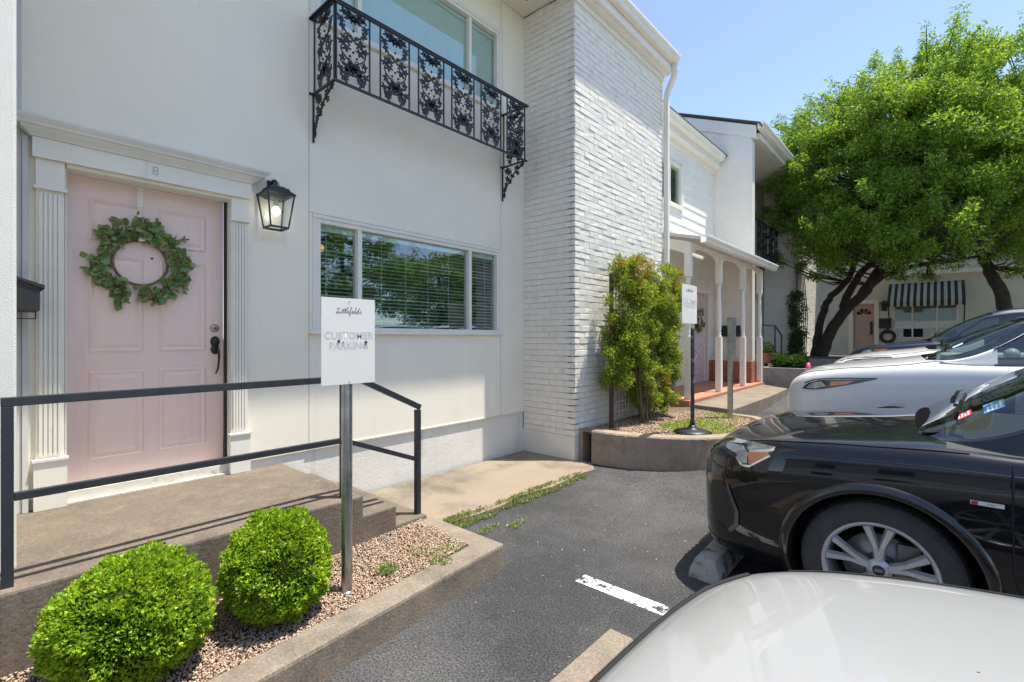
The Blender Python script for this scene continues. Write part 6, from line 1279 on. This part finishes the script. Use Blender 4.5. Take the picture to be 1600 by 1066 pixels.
def sticker(c, u, y, w_, h_, m, name='sticker'):
    i = min(range(len(c['uu2'])), key=lambda i: abs(c['uu2'][i] - u)); j = i + 4; f = lambda i, y: next((Vector(c['W3'](c['uu2'][i], y, a[2] + (b[2] - a[2]) * ((a[1] - abs(y)) / max(1e-6, a[1] - b[1])))) for a, b in zip(c['G2'][i][:-1], c['G2'][i][1:]) if a[1] >= abs(y) >= b[1] and a[2] > c['G2'][i][5][2]), None)
    a, b, d = f(i, y), f(i, y + w_), f(j, y)
    if not (a and b and d): return None
    e1_, e2_ = (b - a).normalized(), (d - a).normalized(); n = e1_.cross(e2_).normalized(); n = n if n.z > 0 else -n
    mb = MB(); pts = [a + n * .004, a + e1_ * w_ + n * .004, a + e1_ * w_ + e2_ * h_ + n * .004, a + e2_ * h_ + n * .004]; mb.add(pts, [(0, 1, 2, 3)]); o = mb.build(name, m, c['q']); o['label'] = None if False else o.get('label', ''); del o['label']
    return o, a + n * .0045, e1_, e2_
SR, SB_, SW = mat('sticker_red', (.55, .03, .05), .4), mat('sticker_blue', (.08, .25, .6), .4), mat('sticker_white', (.75, .77, .78), .4)
for (u, y, w_, h_, m1, m2) in ((1.30, -.62, .085, .07, SR, SW), (1.36, -.66, .10, .085, SB_, SW)):
    r_ = sticker(BK, u, y, w_, h_, m1)
    if r_:
        o, a, e1_, e2_ = r_; mb = MB()
        for k in range(4): z0 = a + e2_ * (h_ * (.16 + .2 * k)) + e1_ * w_ * .12; mb.add([z0, z0 + e1_ * w_ * (.76 if k % 2 else .5), z0 + e1_ * w_ * (.76 if k % 2 else .5) + e2_ * h_ * .12, z0 + e2_ * h_ * .12], [(0, 1, 2, 3)])
        mb.build('sticker_print', m2, o)
# ---------------- two white cars and the navy one further on
HLW = [(.16, .855), (.22, .918), (.31, .952), (.48, .970), (.70, .990), (.58, .940), (.41, .885), (.28, .856)]
def simple_front(C, P, hl, amber=True):
    for s in (-1, 1):
        def diag(a, z, s=s, off=.004):
            d = Vector((.60, -s * .8, 0)).normalized(); t = Vector((.8, s * .60, 0)).normalized(); return C['hit'](Vector(C['W3'](0.06, s * .74, z)) + t * a - d * 1.5, d, off)
        h = C['patch']('headlight', hl, lambda a, z, f=diag: f(a, z, off=.003), LAMPD); cx_ = hl[0][0]
        C['patch']('lamp_bowl', [(.20, .866), (.25, .92), (.33, .94), (.37, .90), (.30, .868)], lambda a, z, f=diag: f(a, z, off=.006), LAMPIN, h, .02)
        if amber: C['patch']('amber_reflector', [(.40, .90), (.40, .945), (.56, .965), (.52, .93)], lambda a, z, f=diag: f(a, z, off=.008), AMBER, h, .02)
        C['patch']('lens_cover', hl, lambda a, z, f=diag: f(a, z, off=.012), LENS, h)
        C['line']('panel_gap', [(.07, s * .58), (.16, s * .70), (.4, s * .80), (.75, s * .845), (1.05, s * .83), (1.28, s * .74)], C['down'], .0035)
        C['line']('bonnet_gap', [(.22, .915), (.31, .957), (.45, .976), (.60, .987), (.81, .996)], lambda u, z, s=s: C['sidep'](u, z, s), .005)
        C['line']('door_gap', [(1.5, .97), (1.5, .6), (1.55, .28)], lambda u, z, s=s: C['sidep'](u, z, s), .004)
    C['patch']('grille', [(-.44, .60), (.44, .60), (.5, .5), (.36, .36), (-.36, .36), (-.5, .5)], lambda y, z: C['front'](y, z, .004), BLACKP)
SED = dict(SUV); SED = dict(L=4.6,
 low=[(0, .48, .34, .56, .62), (.02, .60, .28, .64, .70), (.06, .72, .23, .71, .78), (.13, .80, .20, .765, .845), (.24, .86, .19, .81, .89), (.42, .90, .19, .855, .93), (.65, .92, .19, .89, .965), (.95, .925, .19, .92, 1.0), (1.2, .925, .19, .94, 1.03), (1.35, .925, .19, .95, 1.01), (1.55, .93, .19, .955, .99), (2.6, .935, .19, .98, 1.0), (3.6, .93, .19, 1.01, 1.03), (4.1, .90, .22, 1.02, 1.04), (4.4, .84, .28, .97, 1.0), (4.54, .74, .34, .86, .92), (4.6, .60, .42, .74, .80)],
 up=[(1.16, .64, .58, 1.0, 1.015), (1.26, .73, .67, .985, 1.06), (1.52, .79, .69, .97, 1.19), (1.85, .82, .66, .97, 1.345), (2.15, .83, .63, .97, 1.45), (2.45, .835, .62, .975, 1.50), (3.0, .835, .61, .985, 1.52), (3.6, .82, .60, 1.0, 1.47), (4.0, .79, .59, 1.01, 1.38), (4.25, .75, .60, 1.01, 1.21), (4.45, .70, .60, .98, 1.0)],
 ws=(1.19, 2.12), side=(1.70, 3.95), pil=((2.62, 2.72), (3.5, 3.58)), rear=(4.03, 4.40))
def zscale(sp, k, kr=1.0):
    r = dict(sp); r['low'] = [(a, b, c * k, d * k, e * k) for a, b, c, d, e in sp['low']]; r['up'] = [(a, b, c, d * k, d * k + (e - d) * k * kr) for a, b, c, d, e in sp['up']]; return r
W1 = car('parked_car', 'nearer white parked car just beyond the black one, with slim dark headlight', -1.25, 6.45, zscale(SUV, 1.12, .82), P_WHITE, .35, (.95, 3.62)); simple_front(W1, P_WHITE, HLW)
sticker(W1, 1.32, -.60, .10, .08, mat('sticker_pale', (.45, .65, .75), .4))
W2 = car('parked_car', 'farther white parked car between the nearer white one and the navy one', -1.3, 9.1, zscale(SED, 1.10, .90), P_PEARL2, .35, (.95, 3.62)); simple_front(W2, P_PEARL2, HLW)
mb = MB(); mb.sphere(Vector(W2['W3'](1.62, -.45, 1.09)), .09, 10, 6, sc=(1.2, 1.5, .6)); mb.build('dash_ornament', mat('teal_cloth', (.05, .42, .46), .8), W2['q'])
NV = car('parked_car', 'navy blue parked car farthest away with an amber corner reflector', -1.35, 11.75, zscale(SUV, 1.06, .95), P_NAVY, .36, (.95, 3.62)); simple_front(NV, P_NAVY, HLW)
# ---------------- near white car (only its bonnet is in the frame)
NW = car('parked_car', 'nearest white parked car, its clean bonnet filling the bottom right corner', -.64, .83, SED, P_PEARL, .33, (.95, 3.70), zg=0.0)
for s in (-1, 1):
    h = NW['patch']('headlight', [(s * .40, .60), (s * .55, .62), (s * .70, .66), (s * .71, .60), (s * .55, .565), (s * .42, .56)], lambda y, z: NW['front'](y, z, .003), LAMPD)
    NW['patch']('lens_cover', [(s * .40, .60), (s * .55, .62), (s * .70, .66), (s * .71, .60), (s * .55, .565), (s * .42, .56)], lambda y, z: NW['front'](y, z, .010), LENS, h)
NW['patch']('grille', [(-.36, .56), (.36, .56), (.42, .45), (.32, .33), (-.32, .33), (-.42, .45)], lambda y, z: NW['front'](y, z, .004), BLACKP)
for s in (-1, 1): NW['line']('panel_gap', [(.3, s * .80), (.75, s * .845), (1.05, s * .83), (1.25, s * .74)], NW['down'], .0035); NW['line']('door_gap', [(1.5, .93), (1.5, .6), (1.55, .28)], lambda u, z, s=s: NW['sidep'](u, z, s), .004)
mbx = MB(); NW['line']('panel_gap', [(.21, -.72), (.13, -.60), (.095, -.45), (.08, -.2), (.078, 0), (.08, .2), (.095, .45), (.13, .60), (.21, .72)], NW['down'], .008)
# ============================================================= WHEEL STOPS
def wheelstop(x, y0, y1, z, label, grp):
    q = thing('wheel_stop', label, 'wheel stop', (x, (y0 + y1) / 2, z), None); mb = MB(); prof = [(-.10, 0), (-.095, .05), (-.06, .13), (.06, .13), (.095, .05), (.10, 0)]; n = len(prof)
    mb.add([(x + a, y0 + b * .25, gz(y0) + b) for a, b in prof] + [(x + a, y1 - b * .25, gz(y1) + b) for a, b in prof], [tuple(range(n)), tuple(range(2 * n - 1, n - 1, -1))] + [(i, n + i, n + (i + 1) % n, (i + 1) % n) for i in range(n)])
    mb.build('concrete_bar', mat('stop_concrete', (.40, .385, .33), .9, var=.25, vscale=9, bump=.8, bscale=60, col2=(.13, .12, .10), c2scale=9, c2lo=.5, c2hi=.62) if grp else CONCL, q, bevel=.008)
wheelstop(-1.13, 3.10, 4.95, 0, 'weathered grey concrete wheel stop under the nose of the black car', 1)
wheelstop(-1.15, .3, 2.12, 0, 'pale concrete wheel stop partly hidden by the nearest white bonnet', 0)

# a few specks of dirt on the nearest bonnet
mb = MB()
for k, (px_, py_) in enumerate(((1529, 1051),)):
    r = ray(px_, py_); h = NW['BV'].ray_cast(Vector((0, 0, CAM_Z)), r.normalized())
    if h[0]: mb.sphere(h[0], .0016, 7, 5, sc=(1.8, 1.2, .6))
if mb.v: mb.build('dirt_speck', SOIL, NW['q'])
# scattered dry leaf bits and grit on the asphalt
n = 520; P = np.stack([rng.uniform(-2.9, -1.2, n), rng.uniform(1.2, 6, n), np.full(n, .004)], 1); P = P[(P[:, 0] > -2.1 + .0 * P[:, 1]) | (P[:, 1] > 2.5)]; P = P[P[:, 1] < 5.0]
T = np.stack([rng.normal(0, 1, len(P)), rng.normal(0, 1, len(P)), np.abs(rng.normal(0, .12, len(P)))], 1); L = rng.uniform(.004, .016, len(P))
tag(leaves('leaf_litter', P, T, L, L * .55, leafmat('litter', [(.30, .24, .15), (.42, .38, .30), (.16, .11, .07), (.50, .48, .42), (.22, .20, .10)], 0.0, .9)), 'dry leaf bits and pale grit scattered over the asphalt beside the kerb', 'leaf litter', kind='stuff')
